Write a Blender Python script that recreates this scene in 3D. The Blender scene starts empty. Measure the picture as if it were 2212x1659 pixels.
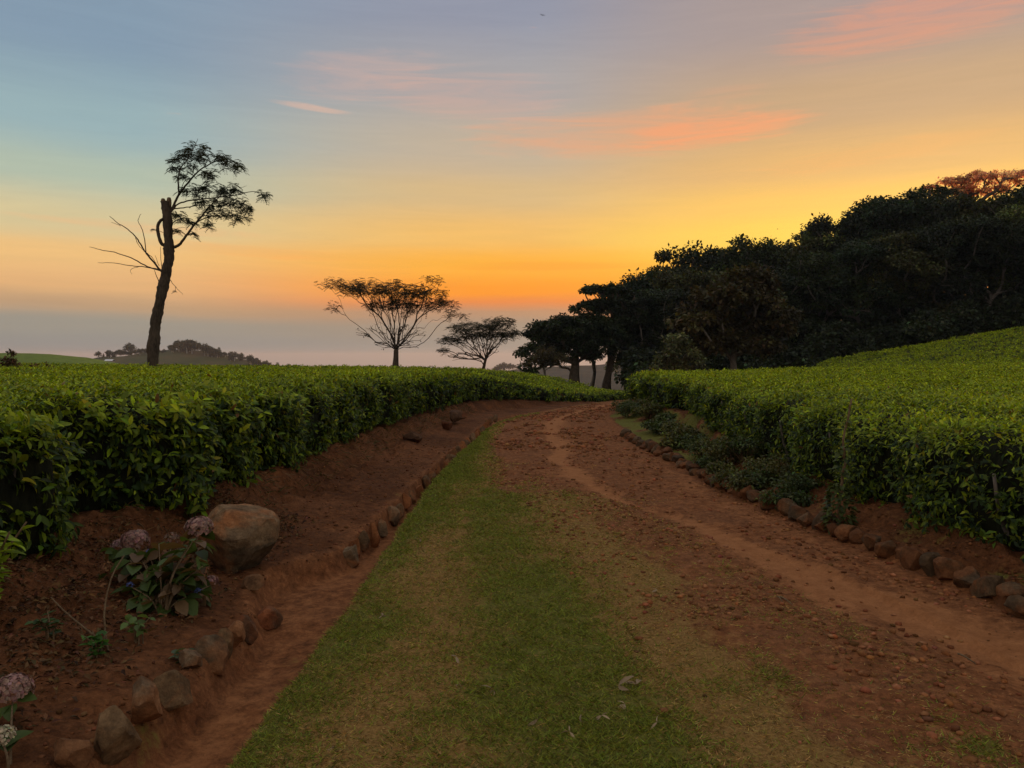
import bpy, bmesh, math, random
import numpy as np
from mathutils import Vector, Matrix

rng = np.random.default_rng(11)
random.seed(11)
S = bpy.context.scene
COL = S.collection

# ------------------------------------------------------------------ camera
EYE = 1.6
PITCH = math.atan(59.5 / 1671)
cam_d = bpy.data.cameras.new('camera')
cam_d.sensor_fit = 'HORIZONTAL'
cam_d.angle = math.radians(67.0)
cam_d.clip_start = 0.05
cam_d.clip_end = 60000
cam = bpy.data.objects.new('camera', cam_d)
COL.objects.link(cam)
cam.location = (0, 0, EYE)
cam.rotation_euler = (math.radians(90) - PITCH, 0, 0)
S.camera = cam

# ------------------------------------------------------------------ render settings / exposure
S.view_settings.view_transform = 'Standard'
S.view_settings.look = 'None'
S.view_settings.gamma = 1.0
S.view_settings.exposure = 0.0
S.view_settings.use_curve_mapping = False
S.render.engine = 'CYCLES'
cy = S.cycles
cy.use_denoising = True
cy.max_bounces = 5
cy.diffuse_bounces = 2
cy.glossy_bounces = 2
cy.transmission_bounces = 4
cy.transparent_max_bounces = 4
cy.volume_bounces = 0
cy.sample_clamp_indirect = 3.0

# ------------------------------------------------------------------ sky
SUN_AZ, SUN_EL = math.radians(29.0), math.radians(5.0)      # azimuth measured from +Y towards +X


def srgb(r, g, b):
    f = lambda c: (c / 255 / 12.92) if c <= 10 else ((c / 255 + 0.055) / 1.055) ** 2.4
    return (f(r), f(g), f(b), 1.0)


world = bpy.data.worlds.new('World')
S.world = world
world.use_nodes = True
wt = world.node_tree
wt.nodes.clear()


class NB:
    """tiny node-building helper"""
    def __init__(s, tree): s.t = tree

    def n(s, typ, **kw):
        nd = s.t.nodes.new(typ)
        for k, v in kw.items(): setattr(nd, k, v)
        return nd

    def link(s, a, b): s.t.links.new(a, b)

    def put(s, sock, v):
        if hasattr(v, 'is_output'): s.link(v, sock)
        else: sock.default_value = v

    def math(s, op, a, b=0.0, c=0.0, clamp=False):
        nd = s.n('ShaderNodeMath', operation=op, use_clamp=clamp)
        for i, v in enumerate((a, b, c)): s.put(nd.inputs[i], v)
        return nd.outputs[0]

    def mix(s, f, a, b, blend='MIX'):
        nd = s.n('ShaderNodeMix', data_type='RGBA', blend_type=blend)
        s.put(nd.inputs[0], f); s.put(nd.inputs[6], a); s.put(nd.inputs[7], b)
        return nd.outputs[2]

    def ramp(s, fac, stops, interp='LINEAR'):
        nd = s.n('ShaderNodeValToRGB')
        cr = nd.color_ramp
        cr.interpolation = interp
        while len(cr.elements) < len(stops): cr.elements.new(0.5)
        for e, (p, c) in zip(cr.elements, stops):
            e.position = p
            e.color = c if not isinstance(c, (int, float)) else (c, c, c, 1)
        s.link(fac, nd.inputs[0])
        return nd.outputs[0]

    def maprange(s, v, a, b, c=0.0, d=1.0, smooth=True):
        nd = s.n('ShaderNodeMapRange', interpolation_type='SMOOTHSTEP' if smooth else 'LINEAR')
        for i, x in enumerate((v, a, b, c, d)): s.put(nd.inputs[i], x)
        return nd.outputs[0]

    def noise(s, vec, scale, detail=4.0, rough=0.55, dist=0.0):
        nd = s.n('ShaderNodeTexNoise')
        if vec is not None: s.link(vec, nd.inputs['Vector'])
        nd.inputs['Scale'].default_value = scale
        nd.inputs['Detail'].default_value = detail
        nd.inputs['Roughness'].default_value = rough
        nd.inputs['Distortion'].default_value = dist
        return nd.outputs[0]


W = NB(wt)
tc = W.n('ShaderNodeTexCoord')
sep = W.n('ShaderNodeSeparateXYZ')
W.link(tc.outputs['Generated'], sep.inputs[0])
dx, dy, dz = sep.outputs
el = W.math('MULTIPLY', W.math('ARCSINE', dz), 180 / math.pi)              # degrees
az = W.math('MULTIPLY', W.math('ARCTAN2', dx, dy), 180 / math.pi)          # degrees, + to the right
hl = W.math('SQRT', W.math('ADD', W.math('MULTIPLY', dx, dx), W.math('ADD', W.math('MULTIPLY', dy, dy), 1e-5)))
csun = W.math('DIVIDE', W.math('ADD', W.math('MULTIPLY', dx, math.sin(SUN_AZ)),
                               W.math('MULTIPLY', dy, math.cos(SUN_AZ))), hl)
# soft wavering of the bands, as in a real layered dusk sky
mp = W.n('ShaderNodeMapping'); W.link(tc.outputs['Generated'], mp.inputs[0]); mp.inputs['Scale'].default_value = (1.6, 1.6, 14)
wav = W.math('SUBTRACT', W.noise(mp.outputs[0], 1.3, 3.0, 0.5), 0.5)
elw = W.math('ADD', el, W.math('MULTIPLY', wav, 1.7))
e01 = W.math('DIVIDE', W.math('ADD', elw, 2.0), 92.0, clamp=True)


def E(d): return (d + 2.0) / 92.0


ZEN = srgb(190, 186, 186)  # unseen zenith and rear sky brightened and warmed to lift the ground
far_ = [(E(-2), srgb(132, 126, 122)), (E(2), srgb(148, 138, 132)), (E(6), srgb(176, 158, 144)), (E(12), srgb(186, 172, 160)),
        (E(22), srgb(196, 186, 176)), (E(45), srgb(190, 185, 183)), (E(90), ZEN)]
cool = [(E(-2), srgb(126, 132, 134)), (E(0.5), srgb(136, 138, 136)), (E(2.2), srgb(152, 146, 134)), (E(3.4), srgb(192, 155, 118)),
        (E(4.6), srgb(230, 178, 120)), (E(6.6), srgb(240, 192, 124)), (E(8.8), srgb(216, 198, 150)), (E(11.5), srgb(178, 190, 170)),
        (E(15), srgb(152, 177, 181)), (E(20), srgb(132, 154, 173)), (E(45), srgb(168, 174, 186)), (E(90), ZEN)]
mid_ = [(E(-2), srgb(134, 134, 132)), (E(0.5), srgb(146, 140, 132)), (E(2.2), srgb(158, 139, 122)), (E(3.3), srgb(184, 138, 106)),
        (E(4.1), srgb(236, 134, 62)), (E(4.9), srgb(255, 150, 20)), (E(6.8), srgb(255, 176, 48)), (E(8.8), srgb(244, 188, 98)), (E(11.5), srgb(218, 184, 130)),
        (E(15), srgb(194, 176, 152)), (E(19), srgb(170, 165, 164)), (E(24), srgb(146, 150, 166)), (E(45), srgb(172, 174, 182)), (E(90), ZEN)]
warm = [(E(-2), srgb(160, 132, 112)), (E(2), srgb(186, 132, 92)), (E(3.6), srgb(250, 132, 30)), (E(5.4), srgb(255, 172, 18)),
        (E(8.4), srgb(255, 208, 76)), (E(10.5), srgb(252, 196, 90)), (E(13), srgb(228, 178, 108)), (E(16.5), srgb(198, 163, 124)),
        (E(22), srgb(168, 150, 145)), (E(45), srgb(178, 174, 178)), (E(90), ZEN)]
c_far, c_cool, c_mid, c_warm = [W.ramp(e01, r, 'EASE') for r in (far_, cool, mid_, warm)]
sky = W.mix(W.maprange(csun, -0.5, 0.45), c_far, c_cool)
sky = W.mix(W.maprange(csun, 0.56, 0.86), sky, c_mid)
sky = W.mix(W.maprange(csun, 0.88, 0.995), sky, c_warm)
# thin dusk clouds lit from below: each an elongated patch of broken cirrus
mc = W.n('ShaderNodeMapping'); W.link(tc.outputs['Generated'], mc.inputs[0]); mc.inputs['Scale'].default_value = (5, 5, 62)
mc.inputs['Rotation'].default_value = (0, math.radians(4), 0)
cl_n = W.noise(mc.outputs[0], 1.25, 9.0, 0.66, 1.3)
streak = W.math('SUBTRACT', cl_n, 0.5)
sky = W.mix(1.0, sky, W.ramp(W.math('ADD', W.math('MULTIPLY', streak, .8), .5), [(.2, (.93, .93, .945, 1)), (.8, (1.05, 1.04, 1.03, 1))]), 'MULTIPLY')
def sky_at(u, v):
    a_ = (u - 1106) / 1671; c_ = -(v - 829.5) / 1671
    d_ = (a_, math.cos(PITCH) + c_ * math.sin(PITCH), -math.sin(PITCH) + c_ * math.cos(PITCH))
    return math.degrees(math.atan2(d_[0], d_[1])), math.degrees(math.atan2(d_[2], math.hypot(d_[0], d_[1])))


clouds = [  # az, el, half-width, half-height, tilt, strength, colour
    (*sky_at(1370, 285), 14.0, 2.0, 0.02, .85, srgb(240, 160, 112)),
    (*sky_at(1540, 285), 8.0, 1.2, 0.05, .95, srgb(252, 158, 104)),
    (*sky_at(1020, 205), 8.5, 2.2, -0.05, .50, srgb(224, 166, 142)),
    (*sky_at(790, 160), 7.0, 2.0, 0.10, .50, srgb(220, 172, 152)),
    (*sky_at(668, 232), 3.4, 0.30, -0.08, .85, srgb(236, 184, 156)),
    (*sky_at(1990, 38), 10.5, 2.4, 0.06, .9, srgb(232, 150, 114)),
    (*sky_at(1560, 205), 4.0, .7, 0.05, .35, srgb(232, 160, 120)),
    (*sky_at(1900, 330), 9.0, .9, 0.08, .4, srgb(250, 170, 92)),
    (*sky_at(300, 490), 10.0, .45, -0.02, .5, srgb(246, 172, 112)),
    (*sky_at(560, 545), 9.0, .5, -0.04, .6, srgb(250, 168, 82)),
    (*sky_at(1180, 575), 9.0, .42, 0.0, .6, srgb(246, 146, 36)),
    (52.0, 17.0, 14.0, 1.8, 0.0, .8, srgb(246, 156, 106)), (-55.0, 20.0, 16.0, 1.6, 0.0, .5, srgb(214, 166, 150)),
    (120.0, 22.0, 22.0, 2.0, 0.0, .5, srgb(200, 170, 165)), (-120.0, 18.0, 24.0, 2.0, 0.0, .5, srgb(196, 170, 168))]
for (a0, e0, wa, we, tilt, st, colr) in clouds:
    da = W.math('SUBTRACT', az, a0)
    de = W.math('SUBTRACT', W.math('SUBTRACT', el, e0), W.math('MULTIPLY', da, tilt))
    qa = W.math('DIVIDE', da, wa); qe = W.math('DIVIDE', de, we)
    q = W.math('ADD', W.math('MULTIPLY', qa, qa), W.math('MULTIPLY', qe, qe))
    m = W.maprange(q, 1.5, 0.0)
    m = W.maprange(W.math('ADD', W.math('MULTIPLY', m, .62), W.math('MULTIPLY', cl_n, 1.25)), .84, 1.42)
    m = W.math('MULTIPLY', m, st * .60, clamp=True)
    sky = W.mix(m, sky, colr)
nish = W.n('ShaderNodeTexSky', sky_type='NISHITA')
nish.sun_disc = False
nish.sun_elevation = SUN_EL
nish.sun_rotation = SUN_AZ
nish.altitude = 1000
nish.dust_density = 3.0
bg1 = W.n('ShaderNodeBackground'); W.link(sky, bg1.inputs[0]); bg1.inputs[1].default_value = 1.0
bg2 = W.n('ShaderNodeBackground'); W.link(nish.outputs[0], bg2.inputs[0]); bg2.inputs[1].default_value = 0.006
add = W.n('ShaderNodeAddShader'); W.link(bg1.outputs[0], add.inputs[0]); W.link(bg2.outputs[0], add.inputs[1])
wo = W.n('ShaderNodeOutputWorld'); W.link(add.outputs[0], wo.inputs[0])

# ------------------------------------------------------------------ sun (about to set behind the wooded ridge)
sun_d = bpy.data.lights.new('sun', 'SUN')
sun_d.energy = 3.0
sun_d.angle = math.radians(0.5)
sun_d.color = (1.0, 0.50, 0.22)
sun = bpy.data.objects.new('sun', sun_d)
COL.objects.link(sun)
sv = Vector((math.sin(SUN_AZ) * math.cos(SUN_EL), math.cos(SUN_AZ) * math.cos(SUN_EL), math.sin(SUN_EL)))
sun.rotation_euler = sv.to_track_quat('Z', 'Y').to_euler()
sun.location = (20, 30, 60)


# ================================================================== helpers
def pix(u, v, Y):
    """world point at depth Y seen at (u, v) of the photograph (2212 x 1659 frame)"""
    a = (u - 1106) / 1671; c = -(v - 829.5) / 1671
    d = np.array([a, math.cos(PITCH) + c * math.sin(PITCH), -math.sin(PITCH) + c * math.cos(PITCH)])
    t = Y / d[1]
    return np.array([d[0] * t, Y, EYE + d[2] * t])


def gpix(u, v, z=0.0):
    a = (u - 1106) / 1671; c = -(v - 829.5) / 1671
    d = np.array([a, math.cos(PITCH) + c * math.sin(PITCH), -math.sin(PITCH) + c * math.cos(PITCH)])
    t = (z - EYE) / d[2]
    return np.array([d[0] * t, d[1] * t, z])


def _h(ix, iy, iz, seed):
    h = (ix.astype(np.int64) * 374761393 + iy.astype(np.int64) * 668265263 + iz.astype(np.int64) * 2147483647 + seed * 974711) & 0xFFFFFFFF
    h = ((h ^ (h >> 13)) * 1274126177) & 0xFFFFFFFF
    h = (h ^ (h >> 16)) & 0xFFFF
    return h / 65535.0


def vnoise(x, y, z=0.0, seed=0):
    x, y, z = np.broadcast_arrays(np.asarray(x, float), np.asarray(y, float), np.asarray(z, float))
    fx, fy, fz = np.floor(x), np.floor(y), np.floor(z)
    tx, ty, tz = x - fx, y - fy, z - fz
    tx, ty, tz = [t * t * (3 - 2 * t) for t in (tx, ty, tz)]
    out = 0
    for i in (0, 1):
        for j in (0, 1):
            for k in (0, 1):
                w = (tx if i else 1 - tx) * (ty if j else 1 - ty) * (tz if k else 1 - tz)
                out = out + w * _h(fx + i, fy + j, fz + k, seed)
    return out * 2 - 1


def fbm(x, y, z=0.0, oct=4, seed=0, gain=.5):
    s, a, f = 0, 1.0, 1.0
    for o in range(oct):
        s = s + a * vnoise(np.asarray(x) * f, np.asarray(y) * f, np.asarray(z) * f, seed + o * 7)
        a *= gain; f *= 2.03
    return s


def sstep(x, a, b):
    t = np.clip((np.asarray(x, float) - a) / (b - a), 0, 1)
    return t * t * (3 - 2 * t)


def mesh_np(name, V, F, colors=None, smooth=False, mat=None):
    """V (n,3), F (m,k) single-size faces or list of such arrays"""
    me = bpy.data.meshes.new(name)
    V = np.ascontiguousarray(V, dtype=np.float32)
    Fs = F if isinstance(F, list) else [F]
    Fs = [np.asarray(f, dtype=np.int32) for f in Fs if len(f)]
    nl = sum(f.size for f in Fs); nf = sum(len(f) for f in Fs)
    me.vertices.add(len(V)); me.vertices.foreach_set('co', V.ravel())
    me.loops.add(nl); me.polygons.add(nf)
    me.loops.foreach_set('vertex_index', np.concatenate([f.ravel() for f in Fs]))
    tot = np.concatenate([np.full(len(f), f.shape[1], np.int32) for f in Fs])
    st = np.concatenate([[0], np.cumsum(tot)[:-1]]).astype(np.int32)
    me.polygons.foreach_set('loop_start', st)
    if smooth: me.polygons.foreach_set('use_smooth', np.ones(nf, bool))
    if colors is not None:
        ca = me.color_attributes.new('tint', 'FLOAT_COLOR', 'POINT')
        c = np.ones((len(V), 4), np.float32); c[:, :colors.shape[1]] = colors
        ca.data.foreach_set('color', c.ravel())
    me.update(calc_edges=True)
    if mat is not None: me.materials.append(mat)
    return me


def link(name, me, parent=None, loc=None, rz=0.0, sc=None):
    o = bpy.data.objects.new(name, me)
    COL.objects.link(o)
    if parent is not None: o.parent = parent
    if loc is not None: o.location = tuple(float(t) for t in loc)
    if rz: o.rotation_euler = (0, 0, rz)
    if sc is not None: o.scale = sc if hasattr(sc, '__len__') else (sc, sc, sc)
    return o


def tag(o, label=None, cat=None, group=None, kind=None):
    if label: o['label'] = label
    if cat: o['category'] = cat
    if group: o['group'] = group
    if kind: o['kind'] = kind
    return o


def thing(name, label, cat, loc, rz=0.0, sc=None, group=None):
    o = link(name, None, None, loc, rz, sc)
    o.empty_display_size = 0.1
    return tag(o, label, cat, group)


def norm(a):
    return a / np.maximum(np.linalg.norm(a, axis=-1, keepdims=True), 1e-9)


def rdir(n):
    return norm(rng.normal(size=(n, 3)))


def leaves(P, D, N, L, Wd, col, detail=1, droop=.25, fold=.18):
    """many leaf blades. P base, D axis, N facing; detail 0: flat diamond, 1: folded kite, 2: curved blade"""
    n = len(P)
    L = np.broadcast_to(L, (n,))[:, None]; Wd = np.broadcast_to(Wd, (n,))[:, None]
    D = norm(D); X = norm(np.cross(D, N)); N = np.cross(X, D)
    if detail == 0:
        V = np.stack([P, P + D * L * .5 - X * Wd * .5, P + D * L - N * L * droop, P + D * L * .5 + X * Wd * .5], 1)
        F = np.arange(n)[:, None] * 4 + np.array([[0, 1, 2, 3]])
        k = 4
        V = V.reshape(-1, 3)
    elif detail == 1:
        m = P + D * L * .48 - N * L * droop * .2
        V = np.stack([P, m - X * Wd * .5 + N * Wd * fold, m, m + X * Wd * .5 + N * Wd * fold, P + D * L * .97 - N * L * droop], 1).reshape(-1, 3)
        b = np.arange(n)[:, None] * 5
        F = np.concatenate([b + np.array([[0, 1, 2]]), b + np.array([[0, 2, 3]]), b + np.array([[1, 4, 2]]), b + np.array([[2, 4, 3]])])
        k = 5
    else:
        def at(t): return P + D * L * t - N * L * droop * t * t
        a, b_, c_, e = at(.28), at(.58), at(.84), at(1.0)
        V = np.stack([P,
                      a - X * Wd * .40 + N * Wd * fold, a, a + X * Wd * .40 + N * Wd * fold,
                      b_ - X * Wd * .5 + N * Wd * fold, b_, b_ + X * Wd * .5 + N * Wd * fold,
                      c_ - X * Wd * .27 + N * Wd * fold * .6, c_, c_ + X * Wd * .27 + N * Wd * fold * .6, e], 1).reshape(-1, 3)
        b = np.arange(n)[:, None] * 11
        q = [[1, 4, 5, 2], [2, 5, 6, 3], [4, 7, 8, 5], [5, 8, 9, 6]]
        t = [[0, 1, 2], [0, 2, 3], [7, 10, 8], [8, 10, 9]]
        F = [np.concatenate([b + np.array([x]) for x in q]), np.concatenate([b + np.array([x]) for x in t])]
        k = 11
    C = np.repeat(np.asarray(col, float).reshape(n, -1)[:, :3], k, axis=0)
    return V, F, C


def tube(pts, rad, sides=6, cap=True):
    pts = np.asarray(pts, float); n = len(pts)
    rad = np.broadcast_to(rad, (n,))
    T = norm(np.gradient(pts, axis=0))
    ref = np.array([0.31, 0.77, 0.1]) if abs(T[0][2]) > .8 else np.array([0, 0, 1.0])
    A = norm(np.cross(T, ref)); B = np.cross(T, A)
    an = np.linspace(0, 2 * math.pi, sides, endpoint=False)
    V = (pts[:, None] + rad[:, None, None] * (np.cos(an)[None, :, None] * A[:, None] + np.sin(an)[None, :, None] * B[:, None])).reshape(-1, 3)
    F = []
    for i in range(n - 1):
        for j in range(sides):
            F.append([i * sides + j, i * sides + (j + 1) % sides, (i + 1) * sides + (j + 1) % sides, (i + 1) * sides + j])
    F = np.array(F)
    if cap:
        V = np.vstack([V, pts[-1:] + T[-1:] * rad[-1] * .3])
        c = len(V) - 1; o = (n - 1) * sides
        t = np.array([[o + j, o + (j + 1) % sides, c] for j in range(sides)])
        return V, [F, t]
    return V, [F]


class Acc:
    def __init__(s): s.V, s.F, s.C, s.n = [], {}, [], 0

    def add(s, V, F, C=None):
        for f in (F if isinstance(F, list) else [F]):
            f = np.asarray(f)
            if len(f): s.F.setdefault(f.shape[1], []).append(f + s.n)
        s.V.append(V); s.n += len(V)
        s.C.append(np.full((len(V), 3), .5) if C is None else (np.broadcast_to(np.asarray(C, float), (len(V), 3))))

    def mesh(s, name, mat, smooth=False):
        return mesh_np(name, np.vstack(s.V), [np.concatenate(v) for v in s.F.values()], np.vstack(s.C), smooth, mat)


def smooth_path(P, n):
    P = np.asarray(P, float); k = len(P)
    t = np.linspace(0, k - 1, n); i = np.clip(t.astype(int), 0, k - 2); f = (t - i)[:, None]
    g = lambda j: P[np.clip(j, 0, k - 1)]
    p0, p1, p2, p3 = g(i - 1), g(i), g(i + 1), g(i + 2)
    return .5 * (2 * p1 + (p2 - p0) * f + (2 * p0 - 5 * p1 + 4 * p2 - p3) * f ** 2 + (3 * p1 - p0 - 3 * p2 + p3) * f ** 3)


# ================================================================== materials
def new_mat(name):
    m = bpy.data.materials.new(name)
    m.use_nodes = True
    m.node_tree.nodes.clear()
    return m, NB(m.node_tree)


def out_surface(B, sock):
    o = B.n('ShaderNodeOutputMaterial'); B.link(sock, o.inputs['Surface'])


def principled(B, col, rough=.8, spec=.3, bump=None, bstr=.3, bdist=.02):
    p = B.n('ShaderNodeBsdfPrincipled')
    B.put(p.inputs['Base Color'], col); B.put(p.inputs['Roughness'], rough); B.put(p.inputs['Specular IOR Level'], spec)
    if bump is not None:
        b = B.n('ShaderNodeBump'); b.inputs['Strength'].default_value = bstr; b.inputs['Distance'].default_value = bdist
        B.link(bump, b.inputs['Height']); B.link(b.outputs[0], p.inputs['Normal'])
    return p


def leaf_mat(name, rough=.42, spec=.4, trans=.3, tgain=(1.25, 1.15, .5), mottling=.25):
    m, B = new_mat(name)
    at = B.n('ShaderNodeAttribute'); at.attribute_name = 'tint'
    geo = B.n('ShaderNodeNewGeometry')
    nz = B.noise(geo.outputs['Position'], 60.0, 2.0)
    c = B.mix(mottling, at.outputs['Color'], B.mix(1.0, at.outputs['Color'], B.ramp(nz, [(.3, .55), (.7, 1.45)]), 'MULTIPLY'))
    p = principled(B, c, rough, spec)
    t = B.n('ShaderNodeBsdfTranslucent')
    B.link(B.mix(1.0, c, (*tgain, 1), 'MULTIPLY'), t.inputs[0])
    mx = B.n('ShaderNodeMixShader'); mx.inputs[0].default_value = trans
    B.link(p.outputs[0], mx.inputs[1]); B.link(t.outputs[0], mx.inputs[2])
    out_surface(B, mx.outputs[0])
    return m


def bark_mat(name, a, b, scale=8.0):
    m, B = new_mat(name)
    tc = B.n('ShaderNodeTexCoord'); mp = B.n('ShaderNodeMapping'); B.link(tc.outputs['Object'], mp.inputs[0]); mp.inputs['Scale'].default_value = (1, 1, .25)
    n1 = B.noise(mp.outputs[0], scale * 3, 5.0, .65); n2 = B.noise(tc.outputs['Object'], scale * .35, 3.0)
    f = B.math('ADD', B.math('MULTIPLY', n1, .6), B.math('MULTIPLY', n2, .4))
    c = B.ramp(f, [(.36, a), (.62, b)])
    out_surface(B, principled(B, c, .9, .15, n1, .7, .03).outputs[0])
    return m


M = {}
M['tea'] = leaf_mat('tea_leaf', .52, .24, .34)
M['grass'] = leaf_mat('grass_blade', .6, .2, .25)
M['tree_leaf'] = leaf_mat('tree_leaf', .6, .2, .25)
M['glow_leaf'] = leaf_mat('glow_tinted_leaf', .6, .2, .7, (1.2, 1.0, .8))
M['petal'] = leaf_mat('petal', .7, .2, .3, (1, 1, 1))
M['litter'] = leaf_mat('dry_leaf', .8, .15, .15, (1, 1, 1))
M['bark'] = bark_mat('bark', (.03, .022, .015, 1), (.115, .085, .06, 1))
M['bark_pale'] = bark_mat('pale_bark', (.06, .05, .04, 1), (.21, .18, .15, 1), 5)
M['twig'] = bark_mat('dry_twig', (.10, .06, .03, 1), (.26, .18, .10, 1), 30)
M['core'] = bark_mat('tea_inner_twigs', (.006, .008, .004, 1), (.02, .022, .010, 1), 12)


def ground_mat():
    m, B = new_mat('earth_and_turf')
    at = B.n('ShaderNodeAttribute'); at.attribute_name = 'tint'
    sp = B.n('ShaderNodeSeparateColor'); B.link(at.outputs['Color'], sp.inputs[0])
    g, d, t = sp.outputs
    geo = B.n('ShaderNodeNewGeometry'); pos = geo.outputs['Position']
    nA = B.noise(pos, 1.7, 5.0, .6); nB = B.noise(pos, 9.0, 6.0, .68); nC = B.noise(pos, 55.0, 4.0, .7); nD = B.noise(pos, 24.0, 5.0, .75, .6)
    dirt = B.ramp(nB, [(.28, (.110, .039, .014, 1)), (.47, (.220, .082, .029, 1)), (.62, (.295, .117, .044, 1)), (.8, (.38, .172, .075, 1))])
    dirt = B.mix(B.math('MULTIPLY', B.maprange(nA, .42, .68), .5), dirt, (.20, .086, .038, 1))
    dirt = B.mix(.65, dirt, B.mix(1.0, dirt, B.ramp(nD, [(.32, .35), (.5, .95), (.68, 1.6)]), 'MULTIPLY'))
    track = B.ramp(nB, [(.3, (.30, .118, .042, 1)), (.7, (.43, .182, .070, 1))])
    track = B.mix(.4, track, B.mix(1.0, track, B.ramp(nC, [(.3, .6), (.7, 1.35)]), 'MULTIPLY'))
    dry = B.ramp(nC, [(.3, (.160, .086, .024, 1)), (.55, (.285, .163, .048, 1)), (.75, (.40, .245, .085, 1))])
    green = B.ramp(nD, [(.3, (.080, .078, .013, 1)), (.55, (.150, .142, .026, 1)), (.8, (.23, .205, .048, 1))])
    br = B.math('SUBTRACT', B.math('ADD', B.math('MULTIPLY', nB, .6), B.math('MULTIPLY', nD, .4)), .5)
    edge = lambda q, a=.32, b=.68: B.maprange(B.math('ADD', q, B.math('MULTIPLY', br, 1.3)), a, b)
    dirt = B.mix(B.math('MULTIPLY', at.outputs['Alpha'], .88), dirt, B.mix(1.0, dirt, (.38, .36, .34, 1), 'MULTIPLY'))
    c = B.mix(B.math('MULTIPLY', edge(t, .16, .86), .95), dirt, track)
    c = B.mix(edge(d), c, dry)
    c = B.mix(edge(g), c, green)
    hgt = B.math('ADD', B.math('MULTIPLY', nD, .7), B.math('MULTIPLY', nC, .3))
    p = principled(B, c, .95, .12, hgt, .9, .03)
    out_surface(B, p.outputs[0])
    return m


M['ground'] = ground_mat()


def stone_mat(name='weathered_stone', shift=0.0):
    m, B = new_mat(name)
    tc = B.n('ShaderNodeTexCoord'); oi = B.n('ShaderNodeObjectInfo'); P = tc.outputs['Object']
    ad = B.n('ShaderNodeVectorMath', operation='ADD'); B.link(P, ad.inputs[0])
    cb = B.n('ShaderNodeCombineXYZ')
    for i in range(3): B.link(B.math('MULTIPLY', oi.outputs['Random'], 37.0 + 11 * i), cb.inputs[i])
    B.link(cb.outputs[0], ad.inputs[1])
    v = ad.outputs[0]
    n1 = B.noise(v, 3.2, 5.0, .6, .4); n2 = B.noise(v, 14.0, 6.0, .7); n3 = B.noise(v, 60.0, 4.0, .7)
    grey = B.ramp(n2, [(.3, (.052, .040, .028, 1)), (.55, (.125, .097, .066, 1)), (.78, (.23, .185, .13, 1))])
    ochre = B.ramp(n2, [(.3, (.12, .055, .026, 1)), (.6, (.235, .120, .060, 1)), (.8, (.34, .20, .11, 1))])
    f = B.maprange(B.math('ADD', n1, B.math('MULTIPLY', B.math('SUBTRACT', oi.outputs['Random'], .5), .28)), .40 + shift, .58 + shift)
    at = B.n('ShaderNodeAttribute'); at.attribute_name = 'tint'
    c = B.mix(f, grey, ochre)
    c = B.mix(1.0, c, at.outputs['Color'], 'MULTIPLY')
    c = B.mix(.5, c, B.mix(1.0, c, B.ramp(n3, [(.3, .55), (.7, 1.4)]), 'MULTIPLY'))
    # soil splashed on the foot of the stone
    hgt = B.math('ADD', B.math('MULTIPLY', n2, .65), B.math('MULTIPLY', n3, .35))
    out_surface(B, principled(B, c, .92, .15, hgt, .8, .02).outputs[0])
    return m


M['stone'] = stone_mat()
M['boulder'] = stone_mat('grey_boulder_stone', .06)


def plain_mat(name, stops, scale, rough=.9, bump=0.4, bdist=.05, tintmul=False):
    m, B = new_mat(name)
    geo = B.n('ShaderNodeNewGeometry')
    n1 = B.noise(geo.outputs['Position'], scale, 6.0, .65)
    c = B.ramp(n1, stops)
    if tintmul:
        at = B.n('ShaderNodeAttribute'); at.attribute_name = 'tint'
        c = B.mix(1.0, c, at.outputs['Color'], 'MULTIPLY')
    out_surface(B, principled(B, c, rough, .1, n1, bump, bdist).outputs[0])
    return m


M['far_ground'] = plain_mat('far_country', [(.3, (.045, .055, .03, 1)), (.5, (.09, .085, .05, 1)), (.72, (.15, .12, .075, 1))], .012, .95, .2, 2.0)
M['hill'] = plain_mat('hill_scrub', [(.3, (.032, .050, .014, 1)), (.5, (.062, .066, .022, 1)), (.75, (.12, .075, .038, 1))], .035, .95, .5, 2.0)
M['tea_hill'] = plain_mat('tea_covered_hill', [(.3, (.07, .12, .014, 1)), (.55, (.12, .19, .022, 1)), (.8, (.18, .24, .04, 1))], .6, .9, .6, .4)
M['haze_hill'] = plain_mat('wooded_hill', [(.3, (.012, .018, .014, 1)), (.55, (.026, .034, .024, 1)), (.8, (.05, .055, .035, 1))], .05, .95, .6, 3.0)
M['gravel'] = plain_mat('clods', [(.3, (.13, .049, .019, 1)), (.55, (.26, .104, .042, 1)), (.8, (.40, .205, .110, 1))], 18, .95, .5, .01, True)


def flat_mat(name, col, rough=.7):
    m, B = new_mat(name)
    geo = B.n('ShaderNodeNewGeometry')
    n = B.noise(geo.outputs['Position'], 9.0, 4.0)
    c = B.mix(1.0, (*col, 1), B.ramp(n, [(.3, .75), (.7, 1.2)]), 'MULTIPLY')
    out_surface(B, principled(B, c, rough, .25).outputs[0])
    return m


# ================================================================== terrain definition
def cv(ys, vs):
    ys = np.array(ys, float); vs = np.array(vs, float)
    Yd = np.linspace(ys[0], ys[-1], 1600); Vd = np.interp(Yd, ys, vs)
    sg = np.clip(Yd * .05, .12, 1.6)
    k = np.array([np.average(Vd, weights=np.exp(-.5 * ((Yd - y) / s) ** 2)) for y, s in zip(Yd, sg)])
    return lambda Y: np.interp(Y, Yd, k)


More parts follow.
